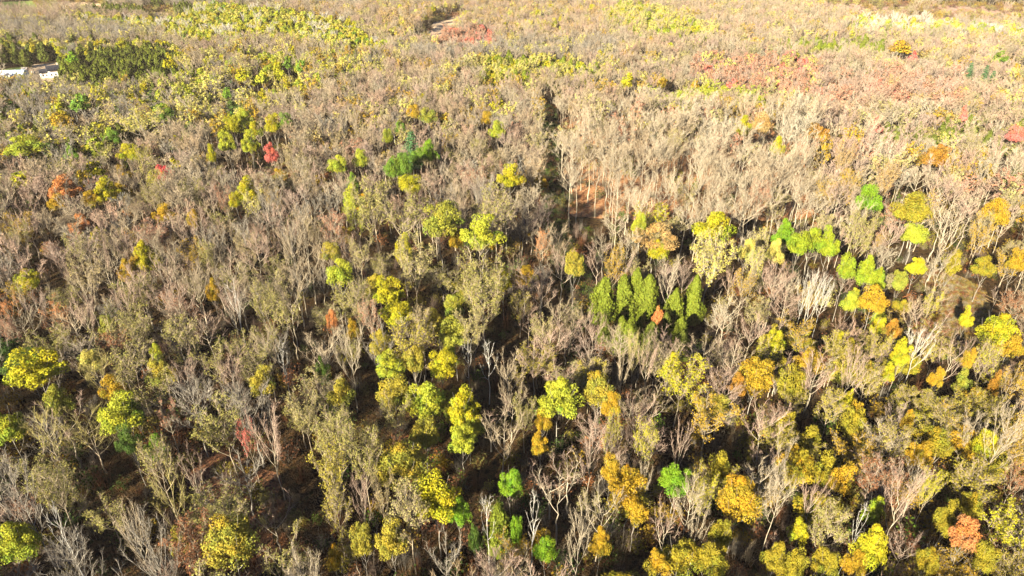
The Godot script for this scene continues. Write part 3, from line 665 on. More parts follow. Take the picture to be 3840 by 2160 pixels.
func house_and_yard() -> void:
	var white := flat_material(Color(0.78, 0.75, 0.70), 0.7)
	var slate := flat_material(Color(0.035, 0.037, 0.05), 0.8)
	var glass := flat_material(Color(0.03, 0.035, 0.045), 0.15)
	var trim := flat_material(Color(0.7, 0.68, 0.64), 0.6)
	var stone := flat_material(Color(0.45, 0.36, 0.28))
	var h := Node3D.new()
	h.name = "house"
	h.position = Vector3(-270.6, 0, -405.2)
	h.rotation_degrees.y = 38.0
	h.scale = Vector3.ONE * 0.82
	h.set_meta("label", "white-walled house with a dark gabled roof and a lower wing, among the cedars")
	h.set_meta("category", "house")
	add_child(h)
	box_part("wall", Vector3(-5, 0, -3.6), Vector3(5, 4.6, 3.6), white, h)
	structure("roof", gable_mesh(-5.5, 5.5, -4.3, 4.3, 4.45, 7.6, 0.22), slate, "", h)
	for x in [-5.0, 4.8]:
		structure("gable", gable_end(x, -3.6, 3.6, 4.6, 7.25, 0.2), white, "", h)
	box_part("wing", Vector3(-10, 0, -3.2), Vector3(-5.02, 3.4, 2.2), white, h)
	structure("wing_roof", gable_mesh(-10.4, -5.3, -3.8, 2.8, 3.3, 5.6, 0.2), slate, "", h)
	structure("gable", gable_end(-10.0, -3.2, 2.2, 3.4, 5.35, 0.2), white, "", h)
	box_part("chimney", Vector3(1.6, 6.4, -0.7), Vector3(2.6, 9.0, 0.3), stone, h)
	for x in [-3.6, -1.0, 2.9]:
		var w := box_part("window", Vector3(x - 0.62, 1.1, 3.58), Vector3(x + 0.62, 2.7, 3.66), trim, h)
		box_part("pane", Vector3(x - 0.5, 1.22, 3.64), Vector3(x + 0.5, 2.58, 3.68), glass, w)
	for x in [-8.6, -6.4]:
		var w := box_part("window", Vector3(x - 0.55, 1.0, 2.18), Vector3(x + 0.55, 2.4, 2.26), trim, h)
		box_part("pane", Vector3(x - 0.44, 1.1, 2.24), Vector3(x + 0.44, 2.3, 2.28), glass, w)
	var d := box_part("door", Vector3(0.7, 0.05, 3.58), Vector3(1.7, 2.2, 3.67), flat_material(Color(0.12, 0.08, 0.06), 0.5), h)
	box_part("handle", Vector3(1.5, 1.0, 3.67), Vector3(1.58, 1.12, 3.73), trim, d)
	box_part("door_step", Vector3(0.4, 0, 3.68), Vector3(2.0, 0.16, 4.7), stone, h)
	# the white and pale blue hoop greenhouse
	var g := Node3D.new()
	g.name = "hoop_greenhouse"
	g.position = Vector3(-295.6, 0.03, -403.6)
	g.rotation_degrees.y = 12.0
	g.set_meta("label", "white hoop greenhouse with a pale blue half, behind pale bare birches left of the house")
	g.set_meta("category", "greenhouse")
	add_child(g)
	for k in 2:
		var st := SurfaceTool.new()
		st.begin(Mesh.PRIMITIVE_TRIANGLES)
		st.set_smooth_group(0)
		var x0: float = -7.0 if k == 0 else 1.62
		var x1: float = 1.6 if k == 0 else 7.0
		for i in 12:
			var a := PI * i / 12.0
			var b := PI * (i + 1) / 12.0
			var q := [Vector3(x0, sin(a) * 3.6, cos(a) * 4.2), Vector3(x1, sin(a) * 3.6, cos(a) * 4.2), Vector3(x1, sin(b) * 3.6, cos(b) * 4.2), Vector3(x0, sin(b) * 3.6, cos(b) * 4.2)]
			for j in [0, 1, 2, 0, 2, 3]:
				st.add_vertex(q[j])
		for x in [x0, x1]:
			for i in 12:
				for a in [PI * i / 12.0, PI * (i + 1) / 12.0]:
					st.add_vertex(Vector3(x, sin(a) * 3.6, cos(a) * 4.2))
				st.add_vertex(Vector3(x, 0, 0))
		st.generate_normals()
		structure("cover", st.commit(), flat_material(Color(0.8, 0.8, 0.78) if k == 0 else Color(0.42, 0.58, 0.72), 0.5), "", g)
	for i in 6:
		var st := SurfaceTool.new()
		st.begin(Mesh.PRIMITIVE_TRIANGLES)
		for j in 12:
			var a := PI * j / 12.0
			var b := PI * (j + 1) / 12.0
			var x := -7.0 + i * 2.8
			for p in [[a, -0.09], [a, 0.09], [b, 0.09], [a, -0.09], [b, 0.09], [b, -0.09]]:
				st.add_vertex(Vector3(x + p[1], sin(p[0]) * 3.66, cos(p[0]) * 4.26))
		st.generate_normals()
		structure("hoop", st.commit(), flat_material(Color(0.55, 0.56, 0.56), 0.4), "", g)
	# boulders and a shed on the pale yard
	for k in 5:
		var b := SphereMesh.new()
		b.radius = 0.9
		b.height = 1.5
		b.radial_segments = 9
		b.rings = 5
		var r := structure("boulder", b, stone, "")
		r.position = Vector3(-286.0, 0, -413.1) + Vector3(k * 2.4 - 5.0, 0.35, rng.randf_range(-1.5, 1.5))
		r.scale = Vector3(rng.randf_range(0.8, 1.7), rng.randf_range(0.6, 1.0), rng.randf_range(0.8, 1.3))
		r.rotation_degrees.y = rng.randf_range(0, 180)
		r.set_meta("label", ["pale boulder at the greenhouse end of the row on the sandy yard", "second pale boulder from the greenhouse in the row on the sandy yard", "middle pale boulder of the row of five on the sandy yard", "second pale boulder from the white house in the row on the sandy yard", "pale boulder nearest the white house in the row on the sandy yard"][k])
		r.set_meta("category", "boulder")
		r.set_meta("group", "boulders on the yard of the white house")
	var shed := Node3D.new()
	shed.name = "garden_shed"
	shed.position = Vector3(-286.0, 0, -413.1) + Vector3(-9.5, 0, -2)
	shed.set_meta("label", "small pale garden shed between the greenhouse and the white house")
	shed.set_meta("category", "shed")
	add_child(shed)
	box_part("wall", Vector3(-1.5, 0, -1.2), Vector3(1.5, 2.1, 1.2), flat_material(Color(0.5, 0.38, 0.3)), shed)
	structure("roof", gable_mesh(-1.7, 1.7, -1.5, 1.5, 2.05, 3.0, 0.1), flat_material(Color(0.3, 0.27, 0.25)), "", shed)
	box_part("door", Vector3(-0.4, 0.05, 1.19), Vector3(0.4, 1.8, 1.25), flat_material(Color(0.2, 0.14, 0.1)), shed)


# ---------------------------------------------------------------- tree shapes

class Shape:
	var v := PackedVector3Array()
	var n := PackedVector3Array()
	var c := PackedColorArray()

	func tri(a: Vector3, b: Vector3, d: Vector3, col: Color) -> void:
		var nn := (d - a).cross(b - a).normalized()
		v.append(a); v.append(b); v.append(d)
		n.append(nn); n.append(nn); n.append(nn)
		c.append(col); c.append(col); c.append(col)

	func leaf(p: Vector3, nn: Vector3, s: float, col: Color, spin: float, stretch := 1.0) -> void:
		var x := nn.cross(Vector3.UP if absf(nn.y) < 0.9 else Vector3.RIGHT).normalized()
		var y := x.cross(nn)
		var u := x * cos(spin) + y * sin(spin)
		var w := (y * cos(spin) - x * sin(spin)) * stretch
		v.append(p + u * s * 0.62); v.append(p + w * s); v.append(p - u * s * 0.62 + w * s * 0.2)
		n.append(nn); n.append(nn); n.append(nn)
		c.append(col); c.append(col); c.append(col)

	func tube(a: Vector3, b: Vector3, ra: float, rb: float, sides: int, col: Color) -> void:
		var d := (b - a).normalized()
		var x := d.cross(Vector3.FORWARD if absf(d.z) < 0.8 else Vector3.RIGHT).normalized()
		var y := x.cross(d)
		for i in sides:
			var s := TAU * i / sides
			var t := TAU * (i + 1) / sides
			var us := x * cos(s) + y * sin(s)
			var ut := x * cos(t) + y * sin(t)
			v.append(a + us * ra); v.append(b + ut * rb); v.append(b + us * rb)
			n.append(us); n.append(ut); n.append(us)
			v.append(a + us * ra); v.append(a + ut * ra); v.append(b + ut * rb)
			n.append(us); n.append(ut); n.append(ut)
			for k in 6:
				c.append(col)

	func surface(m: ArrayMesh) -> void:
		if v.is_empty():
			return
		var arr := []
		arr.resize(Mesh.ARRAY_MAX)
		arr[Mesh.ARRAY_VERTEX] = v
		arr[Mesh.ARRAY_NORMAL] = n
		arr[Mesh.ARRAY_COLOR] = c
		m.add_surface_from_arrays(Mesh.PRIMITIVE_TRIANGLES, arr)


func made(shapes: Array) -> ArrayMesh:
	var m := ArrayMesh.new()
	for s in shapes:
		s.surface(m)
	return m


func grey(lo: float, hi: float, warm := 0.0) -> Color:
	var g := rng.randf_range(lo, hi)
	return Color(g * (1.0 + warm), g, g * (1.0 - warm))


func ball() -> Vector3:
	var z := rng.randf_range(-1, 1)
	var a := rng.randf() * TAU
	var r := sqrt(1.0 - z * z)
	return Vector3(r * cos(a), z, r * sin(a))


func curve(a: Vector3, m: Vector3, b: Vector3, t: float) -> Vector3:
	return a.lerp(m, t).lerp(m.lerp(b, t), t)


# Wood of a broad-leaved tree: trunk with its leaders in WOOD, boughs and twigs in FINE. Returns where leaves may hang: [[place, outward] ...]
func grow(wood: Shape, fine: Shape, H: float, W: float, p: Dictionary) -> Array:
	var tips = []
	var r0: float = H * 0.0088 * p.get("thick", 1.0)
	var fork: float = p.get("fork", 0.4) * H
	var lean = Vector3(rng.randf_range(-1, 1), 0, rng.randf_range(-1, 1)) * H * p.get("lean", 0.03)
	var prev = Vector3(0, -0.2, 0)
	var top = lean + Vector3(0, H * p.get("mast", 0.72), 0)
	var trunk = [prev]
	var steps = 7
	for i in range(1, steps + 1):
		var t = float(i) / steps
		var q = top * t + Vector3(rng.randf_range(-1, 1), 0, rng.randf_range(-1, 1)) * 0.018 * H * (1.0 - absf(t - 0.5))
		wood.tube(prev, q, r0 * pow(1.0 - (t - 1.0 / steps) * 0.86, 1.1), r0 * pow(1.0 - t * 0.86, 1.1), p.get("sides", 6), grey(0.85, 1.08))
		trunk.append(q)
		prev = q
	var n1: int = p.get("leaders", 7)
	var turn = rng.randf() * TAU
	var low: float = p.get("low", 0.5)
	for i in n1:
		var u = (i + rng.randf() * 0.6) / n1
		var y0 = lerpf(fork, top.y * 0.96, u)
		var ft = clampf(y0 / top.y, 0.0, 0.999) * steps
		var s: Vector3 = trunk[int(ft)].lerp(trunk[int(ft) + 1], ft - int(ft))
		turn += 2.4 + rng.randf_range(-0.4, 0.4)
		var out = Vector3(cos(turn), 0, sin(turn))
		var reach = W * 0.5 * (1.0 - p.get("cone", 0.35) * u) * rng.randf_range(0.72, 1.06)
		var ey = minf(H * rng.randf_range(0.93, 1.02), y0 + (H - y0) * lerpf(low, 0.95, u) + rng.randf_range(-0.04, 0.06) * H)
		var e = Vector3(s.x, 0, s.z) + out * reach + Vector3(0, ey, 0)
		var mid = s + out * reach * p.get("flare", 0.65) + Vector3(0, (ey - y0) * 0.28, 0)
		if p.get("crooked", 0.0) > 0.0:
			mid += ball() * reach * p.crooked
		var r1 = r0 * rng.randf_range(0.30, 0.46)
		var was = s
		var seg = 4
		for k in range(1, seg + 1):
			var t = float(k) / seg
			var q = curve(s, mid, e, t)
			wood.tube(was, q, maxf(r1 * (1.0 - (t - 1.0 / seg) * 0.8), 0.02), maxf(r1 * (1.0 - t * 0.8), 0.018), 4, grey(1.0, 1.3))
			was = q
		var n2: int = p.get("boughs", 6)
		for k in n2:
			var t = lerpf(0.22, 1.0, (k + rng.randf()) / n2)
			var b = curve(s, mid, e, t)
			var along = (curve(s, mid, e, minf(t + 0.05, 1.0)) - curve(s, mid, e, t - 0.05)).normalized()
			var dir = (along + ball() * p.get("splay", 0.75) + Vector3(0, p.get("rise", 0.35), 0)).normalized()
			var len2 = W * rng.randf_range(0.17, 0.30) * (1.15 - 0.4 * t)
			var b1 = b + dir * len2 * 0.5
			var b2 = b1 + (dir + Vector3(0, p.get("rise", 0.35) * 0.6, 0) + ball() * 0.25).normalized() * len2 * 0.5
			fine.tube(b, b1, 0.05, 0.034, 3, grey(1.05, 1.4))
			fine.tube(b1, b2, 0.034, 0.014, 3, grey(1.0, 1.3))
			var n3: int = p.get("sprays", 7)
			for j in n3:
				var t3 = lerpf(0.15, 1.0, (j + rng.randf()) / n3)
				var c0 = b.lerp(b1, t3 * 2.0) if t3 < 0.5 else b1.lerp(b2, t3 * 2.0 - 1.0)
				var d3 = (dir + ball() * 0.85 + Vector3(0, p.get("rise", 0.35), 0)).normalized()
				var l3 = rng.randf_range(0.6, 1.35) * p.get("spray", 1.0)
				var c1 = c0 + d3 * l3
				var side = d3.cross(ball()).normalized() * p.get("twig_width", 0.05) * 0.6
				fine.tri(c0 - side, c0 + side, c1, grey(0.8, 1.1, 0.02))
				tips.append([c1, d3])
				var n4: int = p.get("twigs", 6)
				for w in n4:
					var f = rng.randf_range(0.15, 1.0)
					var w0 = c0.lerp(c1, f)
					var d4 = (d3 * 0.9 + ball() * 0.75 + Vector3(0, p.get("rise", 0.35) * 0.6, 0)).normalized()
					var w1 = w0 + d4 * rng.randf_range(0.35, 0.85) * p.get("spray", 1.0)
					var sd = d4.cross(ball()).normalized() * p.get("twig_width", 0.05) * 0.5
					fine.tri(w0 - sd, w0 + sd, w1, grey(0.7, 1.1, 0.07))
					if w % 2 == 0:
						tips.append([w1, d4])
	return tips


func foliage(fine: Shape, tips: Array, share: float, size: float) -> void:
	var blotch := FastNoiseLite.new()
	blotch.frequency = 0.22
	blotch.seed = rng.randi() % 10000
	for tip in tips:
		var here: float = share * (1.0 + 1.1 * blotch.get_noise_3dv(tip[0]) * 2.0)
		if rng.randf() > here:
			continue
		var g := rng.randf_range(0.72, 1.25)
		var hue := rng.randf_range(-0.14, 0.14)
		fine.leaf(tip[0] + ball() * 0.15, (tip[1] * 0.6 + ball() + Vector3(0, 0.5, 0)).normalized(), size * rng.randf_range(0.6, 1.35), Color(g * (1.0 + hue), g, g * (1.0 - hue)), rng.randf() * TAU)


# The crown of a tree in full leaf: lobes of leaves round the limb ends, with gaps between them
func lobes(fine: Shape, H: float, W: float, count: int, leaves: int, size: float, p: Dictionary) -> void:
	var base: float = p.get("base", 0.34) * H
	var cy := (base + H) * 0.5
	var hy := (H - base) * 0.5
	for i in count:
		var d := ball()
		d.y = lerpf(d.y, absf(d.y), 0.45)
		var k := pow(rng.randf(), 0.42)
		var wide = 1.0 - p.get("pointed", 0.0) * clampf(d.y * k, 0.0, 1.0)
		var center := Vector3(d.x * W * 0.40 * k * wide, cy + d.y * hy * 0.80 * k, d.z * W * 0.40 * k * wide)
		var r := W * rng.randf_range(0.095, 0.175) * lerpf(1.0, wide, 0.6)
		var g0 := rng.randf_range(0.8, 1.15)
		var hue0 := rng.randf_range(-0.26, 0.24) + 0.14 * (center.y - cy) / hy
		for j in leaves:
			var o := ball()
			if o.y < -0.35 and rng.randf() < 0.6:
				o.y = -o.y
			var q := center + Vector3(o.x, o.y * 0.8, o.z) * r * rng.randf_range(0.7, 1.08)
			var nn := (o * 0.75 + Vector3(0, 0.35, 0) + ball() * 0.75).normalized()
			var g := g0 * rng.randf_range(0.78, 1.22)
			var hue := hue0 + rng.randf_range(-0.08, 0.08)
			fine.leaf(q, nn, size * rng.randf_range(0.65, 1.3), Color(g * (1.0 + hue), g, g * (1.0 - hue)), rng.randf() * TAU)


func cone_crown(fine: Shape, H: float, W: float, count: int, size: float, blunt: float) -> void:
	var bump := FastNoiseLite.new()
	bump.frequency = 0.3
	bump.seed = rng.randi() % 10000
	for i in count:
		var t := pow(rng.randf(), 1.25)
		var a := rng.randf() * TAU
		var y := lerpf(0.06 * H, H, t)
		var prof := pow(1.0 - t, blunt) * minf(1.0, 0.6 + t * 2.4)
		var where := Vector3(cos(a) * 3.0, y, sin(a) * 3.0)
		var b := bump.get_noise_3dv(where)
		var r := W * 0.5 * prof * (1.0 + 0.75 * b) * rng.randf_range(0.6, 1.08)
		var out := Vector3(cos(a), 0, sin(a))
		var q := out * r + Vector3(0, y, 0)
		var nn := (out + Vector3(0, 0.45, 0) + ball() * 0.8).normalized()
		var g := rng.randf_range(0.65, 1.25) * (1.0 + 0.4 * b)
		var hue := rng.randf_range(-0.1, 0.12)
		fine.leaf(q, nn, size * rng.randf_range(0.6, 1.2), Color(g * (1.0 + hue), g, g * (1.0 - hue)), rng.randf_range(-0.5, 0.5), 1.7)


func pine_crown(wood: Shape, fine: Shape, H: float, W: float, whorls: int, leaves: int, size: float) -> void:
	for i in whorls:
		var t := float(i) / whorls
		var y := lerpf(0.3 * H, 0.97 * H, t)
		var reach := W * 0.5 * pow(1.0 - t, 0.7) + 0.4
		for k in 5:
			var a := TAU * (k + rng.randf() * 0.7) / 5.0 + i
			var out := Vector3(cos(a), 0.22, sin(a)) * reach * rng.randf_range(0.7, 1.1)
			wood.tube(Vector3(0, y, 0), Vector3(0, y, 0) + out, 0.05, 0.02, 3, grey(0.7, 0.9))
			for j in leaves:
				var f := rng.randf_range(0.25, 1.0)
				var q := Vector3(0, y, 0) + out * f + ball() * Vector3(0.7, 0.28, 0.7) * reach * 0.3
				var g := rng.randf_range(0.75, 1.25)
				fine.leaf(q, (Vector3.UP + ball() * 0.7 + out * 0.15).normalized(), size * rng.randf_range(0.6, 1.2), Color(g, g, g), rng.randf() * TAU, 1.5)


func keep(kind: String, wood: Shape, fine: Shape, H: float, W: float, leafy := true) -> void:
	if not meshes.has(kind):
		meshes[kind] = []
	meshes[kind].append({"wood": made([wood]), "fine": made([fine]) if fine else null, "whole": made([wood, fine] if fine else [wood]), "H": H, "W": W, "leafy": leafy})


func build_meshes() -> void:
	var vase := {"fork": 0.3, "leaders": 11, "mast": 0.72, "low": 0.62, "flare": 0.55, "rise": 0.45, "splay": 0.6, "cone": 0.15}
	var oval := {"fork": 0.36, "leaders": 13, "mast": 0.9, "low": 0.42, "flare": 0.62, "rise": 0.36, "splay": 0.75, "cone": 0.4}
	var tall := {"fork": 0.56, "leaders": 7, "mast": 0.86, "low": 0.55, "flare": 0.55, "rise": 0.45, "splay": 0.75, "cone": 0.4, "thick": 1.0}
	var gnarly := {"fork": 0.34, "leaders": 7, "mast": 0.66, "low": 0.5, "flare": 0.75, "rise": 0.25, "splay": 0.9, "cone": 0.1, "crooked": 0.18, "thick": 1.35}
	# bare trees seen close by
	for k in 13:
		var w := Shape.new()
		var f := Shape.new()
		var p: Dictionary = [vase, oval, vase, gnarly, oval][k % 5].duplicate()
		p.lean = rng.randf_range(0.01, 0.085)
		p.fork = p.fork * rng.randf_range(0.75, 1.4)
		p.leaders = p.leaders - rng.randi() % 5
		p.merge({"boughs": [6, 5, 7, 6, 5][k % 5], "sprays": [6, 7, 5, 6, 6][k % 5], "twigs": [4, 5, 6, 4, 5][k % 5], "twig_width": 0.036})
		var W := 8.0
		grow(w, f, 17.0, W, p)
		keep("bare", w, f, 17.0, W, false)
	for k in 5:
		var w := Shape.new()
		var f := Shape.new()
		var p := tall.duplicate()
		p.merge({"boughs": 6, "sprays": 6, "twigs": 5, "twig_width": 0.036})
		grow(w, f, 18.0, 6.6, p)
		keep("tall", w, f, 18.0, 6.6, false)
	for k in 4:
		var w := Shape.new()
		var f := Shape.new()
		grow(w, f, 18.0, 6.0, {"fork": 0.36, "leaders": 7, "mast": 0.97, "low": 0.35, "flare": 0.7, "rise": 0.15, "splay": 0.9, "cone": 0.6, "crooked": 0.25, "boughs": 3, "sprays": 3, "twigs": 1, "twig_width": 0.06, "thick": 1.15, "lean": 0.06})
		keep("dead", w, f, 18.0, 6.0, false)
	# thinning trees: wood and scattered leaves
	for k in 6:
		var w := Shape.new()
		var f := Shape.new()
		var l := Shape.new()
		var p: Dictionary = [oval, vase, gnarly][k % 3].duplicate()
		p.merge({"boughs": 6, "sprays": 7, "twigs": 5, "twig_width": 0.042})
		var tips := grow(w, f, 17.0, 8.4, p)
		foliage(l, tips, [0.65, 0.95, 0.8, 0.5, 0.95, 0.85][k], 0.23)
		foliage(l, tips, [0.5, 0.8, 0.6, 0.3, 0.9, 0.7][k], 0.21)
		foliage(l, tips, [0.2, 0.6, 0.4, 0.1, 0.7, 0.4][k], 0.2)
		meshes["thin"] = meshes.get("thin", [])
		meshes["thin"].append({"wood": made([w]), "twig": made([f]), "fine": made([l]), "whole": made([w, f, l]), "H": 17.0, "W": 8.4, "leafy": true})
	# full crowns
	for k in 8:
		var w := Shape.new()
		var f := Shape.new()
		var junk := Shape.new()
		grow(w, junk, 15.0, 7.6, {"fork": 0.3, "leaders": 8, "mast": 0.8, "low": 0.5, "boughs": 1, "sprays": 1, "twigs": 1})
		lobes(f, 16.0, 9.0, [46, 36, 52, 40, 34, 48, 30, 42][k], 225, 0.24, {"base": [0.3, 0.36, 0.25, 0.34, 0.4, 0.28, 0.32, 0.22][k], "pointed": [0.0, 0.1, 0.3, 0.0, 0.1, 0.45, 0.0, 0.2][k]})
		keep("full", w, f, 16.0, 9.0)
	for k in 3:
		var w := Shape.new()
		var f := Shape.new()
		for i in 5:
			w.tube(Vector3(0, -0.2, 0), ball() * 1.6 + Vector3(0, 3.6, 0), 0.08, 0.03, 4, grey(0.8, 1.0))
		lobes(f, 8.0, 8.0, [34, 28, 38][k], 200, 0.22, {"base": 0.04})
		keep("bush", w, f, 8.0, 8.0)
	for k in 5:
		var w := Shape.new()
		var f := Shape.new()
		w.tube(Vector3(0, -0.2, 0), Vector3(0, 9.5, 0), 0.16, 0.03, 5, grey(0.8, 1.0))
		cone_crown(f, 10.5, 4.8, 6500, 0.26, [0.55, 0.5, 0.62, 0.5, 0.58][k])
		keep("cedar", w, f, 10.5, 4.8)
	for k in 2:
		var w := Shape.new()
		var f := Shape.new()
		w.tube(Vector3(0, -0.2, 0), Vector3(0, 19.5, 0), 0.25, 0.04, 5, grey(0.8, 1.0))
		pine_crown(w, f, 20.0, 8.0, 13, 42, 0.42)
		keep("pine", w, f, 20.0, 8.0)
	# the same kinds for far away: fewer and coarser twigs and leaves
	for k in 6:
		var w := Shape.new()
		var f := Shape.new()
		var p: Dictionary = [vase, oval, tall][k % 3].duplicate()
		p.merge({"sides": 4, "leaders": 7, "boughs": 5, "sprays": 5, "twigs": 5, "twig_width": 0.085, "spray": 1.25}, true)
		grow(w, f, 18.0, 7.2, p)
		keep("bare_far", w, f, 18.0, 7.2, false)
	for k in 4:
		var w := Shape.new()
		var f := Shape.new()
		var l := Shape.new()
		var p: Dictionary = [oval, vase][k % 2].duplicate()
		p.merge({"sides": 4, "leaders": 7, "boughs": 4, "sprays": 4, "twigs": 3, "twig_width": 0.14, "spray": 1.3}, true)
		var tips := grow(w, f, 17.0, 7.8, p)
		foliage(l, tips, 1.0, 0.62)
		foliage(l, tips, [0.4, 0.8, 0.6, 0.9][k], 0.62)
		meshes["thin_far"] = meshes.get("thin_far", [])
		meshes["thin_far"].append({"wood": made([w]), "twig": made([f]), "fine": made([l]), "whole": made([w, f, l]), "H": 17.0, "W": 7.8, "leafy": true})
	for k in 5:
		var w := Shape.new()
		var f := Shape.new()
		w.tube(Vector3(0, -0.2, 0), Vector3(0, 10, 0), 0.2, 0.08, 4, grey(0.9, 1.1))
		lobes(f, 16.0, 8.4, 30, 34, 0.72, {"base": 0.3, "pointed": [0.0, 0.3, 0.1, 0.5, 0.0][k]})
		keep("full_far", w, f, 16.0, 8.4)
	for k in 3:
		var w := Shape.new()
		var f := Shape.new()
		w.tube(Vector3(0, -0.2, 0), Vector3(0, 9.5, 0), 0.16, 0.03, 4, grey(0.8, 1.0))
		cone_crown(f, 10.5, 4.8, 1000, 0.62, 0.55)
		keep("cedar_far", w, f, 10.5, 4.8)
	# undergrowth
	for k in 4:
		var f := Shape.new()
		var l := Shape.new()
		for i in 70:
			var a := rng.randf() * TAU
			var s := Vector3(cos(a), 0, sin(a)) * rng.randf_range(0, 1.1)
			var e := s * rng.randf_range(1.2, 2.2) + Vector3(0, rng.randf_range(1.0, 3.2), 0)
			var sd := Vector3(-sin(a), 0, cos(a)) * 0.028
			f.tri(s - sd, s + sd, e, grey(0.7, 1.1, 0.04))
			for j in 4:
				var w0 := s.lerp(e, rng.randf_range(0.35, 1.0))
				var w1 := w0 + (ball() + Vector3(0, 0.7, 0)) * rng.randf_range(0.3, 0.8)
				f.tri(w0 - sd * 0.8, w0 + sd * 0.8, w1, grey(0.7, 1.1, 0.04))
				if j < 3:
					l.leaf(w1, (ball() + Vector3.UP).normalized(), rng.randf_range(0.2, 0.42), grey(0.75, 1.2), rng.randf() * TAU)
		keep("shrub", f, null, 3.0, 3.0, false)
		keep("leafy_shrub", l, null, 3.0, 3.0)


# ---------------------------------------------------------------- planting

const ANCHORED := 16
var anchors := []
var big := {}
var mass := {}
var lone := {}


func tree_base(kind: String, near: bool) -> String:
	match kind:
		"B", "W": return "bare" if near else "bare_far"
		"t": return "tall" if near else "bare_far"
		"D": return "dead"
		"T": return "thin" if near else "thin_far"
		"C": return "cedar" if near else "cedar_far"
		"P": return "pine"
	return "full" if near else "full_far"


func in_frame(x: float, z: float, H: float, margin := 0.0) -> bool:
	var c := cos(deg_to_rad(PITCH))
	var s := sin(deg_to_rad(PITCH))
	for y in [0.4 * H, H]:
		var depth: float = -z * c + (EYE.y - y) * s
		var up: float = -z * s * 1.0 - (EYE.y - y) * c
		if depth > 1.0 and absf(x) < depth * 0.773 + margin and absf(up) < depth * 0.435 + margin:
			return true
	return false


func forest() -> void:
	for m in MARKS:
		if m[6]:
			anchors.append([m[6], Vector2(m[2], m[3])])
	anchors.append(["white house", Vector2(-270.6, -405.2)])
	anchors.append(["grassy track", Vector2(117.7, -147.5)])
	var plain := []
	for m in MARKS:
		plant({"kind": m[0], "tint": m[1], "at": Vector2(m[2], m[3]), "H": m[4], "W": m[5], "label": m[7], "stand": "", "mark": true})
	# fill the stands
	var wild := []
	var z := -38.0
	while z > -1050.0:
		var step := 5.5 if z > -330.0 else 5.9
		var reach := 0.773 * (-z * 0.87 + 45.0) + 45.0
		var x := -reach - rng.randf() * step
		while x < reach:
			var at := Vector2(x + rng.randf_range(-0.46, 0.46) * step, z + rng.randf_range(-0.46, 0.46) * step)
			x += step
			var gone := false
			for o in open_ground:
				if o[1] < 1.0 and Geometry2D.is_point_in_polygon(at, o[2]) and rng.randf() >= o[1]:
					gone = true
					break
			if gone:
				continue
			var front := 1.0
			var cell := big_near(at)
			for b in cell:
				var d: Vector2 = at - b[0]
				if d.length() < b[1] * 0.5 + 0.9:
					gone = true
					break
				var ahead: float = b[1] * 0.5 + (5.0 if z > -110.0 else 12.0 if z > -220.0 else 22.0)
				if d.y > 0.0 and d.y < ahead and absf(d.x) < b[1] * 0.55:
					front = minf(front, 0.42 + 0.4 * d.y / ahead)
					if z < -150.0 and d.y < ahead * 0.5 and rng.randf() < 0.6:
						gone = true
						break
			if gone:
				continue
			var stand: Array = DEFAULT_STAND
			for s in stands:
				if Geometry2D.is_point_in_polygon(at, s[4]):
					stand = s
					break
			var keepers: float = stand[1]
			if keepers < 1.0 and rng.randf() > keepers:
				continue
			var n := 1 + (int(keepers - 1.0 + rng.randf()) if keepers > 1.0 else 0)
			for i in n:
				var pick := rng.randf()
				var sort: Array = stand[3][0]
				for s in stand[3]:
					pick -= s[2]
					if pick <= 0.0:
						sort = s
						break
				var kind: String = sort[0]
				var H: float = 16.0 * stand[2] * rng.randf_range(0.7, 1.1) * front
				var W: float = rng.randf_range(5.4, 9.2) * sqrt(stand[2]) * (0.8 if front < 1.0 else 1.0)
				if kind == "L" or kind == "T":
					W *= 0.95
					H *= 0.92
				if kind == "C":
					W = rng.randf_range(4.4, 7.0)
					H = rng.randf_range(7.5, 12.0) * front
				if kind == "B" and stand[2] > 1.1:
					kind = "t"
				var off := Vector2(rng.randf_range(-2.4, 2.4), rng.randf_range(-2.4, 2.4)) if i else Vector2.ZERO
				wild.append({"kind": kind, "tint": sort[1], "at": at + off, "H": H, "W": W, "label": "", "stand": stand[0], "mark": false})
		z -= step
	# the largest in view of each kind become things of their own, the rest join the forest
	for t in wild:
		var at: Vector2 = t.at
		t.dist = Vector3(at.x, 0, at.y).distance_to(EYE)
		t.size = t.H / t.dist if in_frame(at.x, at.y, t.H, -1.0) else 0.0
	wild.sort_custom(func(a, b): return a.size > b.size)
	for t in wild:
		var called := name_of(t)
		if t.size > 0.0 and counts.get(called, -1) < 298:
			plant(t)
		else:
			into_mass(t)
	undergrowth()
	commit_mass()


const DEFAULT_STAND := ["open forest", 1.0, 0.9, [["B", "tan", 0.44], ["B", "pink", 0.24], ["B", "pale", 0.08], ["T", "olivetan", 0.09], ["T", "gold", 0.05], ["T", "paleyellow", 0.06], ["L", "gold", 0.02], ["L", "yellow", 0.02]], []]


func big_near(at: Vector2) -> Array:
	var out := []
	var c := Vector2i((at / 14.0).floor())
	for i in range(-1, 2):
		for j in range(-3, 2):
			out.append_array(big.get(c + Vector2i(i, j), []))
	return out


func name_of(t: Dictionary) -> String:
	if t.kind == "t":
		return "bare_tree"
	if t.kind == "L" or (t.kind == "T" and t.tint in ["salmon", "rust", "orange", "paleorange"]):
		return NAME.get(t.tint, "yellow_tree")
	return KIND[t.kind]


func spelled(k: int) -> String:
	return ["", "one", "two", "three", "four", "five", "six", "seven", "eight", "nine", "ten", "eleven", "twelve", "thirteen", "fourteen", "fifteen", "sixteen", "seventeen", "eighteen", "nineteen"][k] if k < 20 else \
		["twenty", "thirty", "forty", "fifty", "sixty", "seventy", "eighty", "ninety"][clampi(k / 10 - 2, 0, 7)] + ("-" + spelled(k % 10) if k % 10 else "")


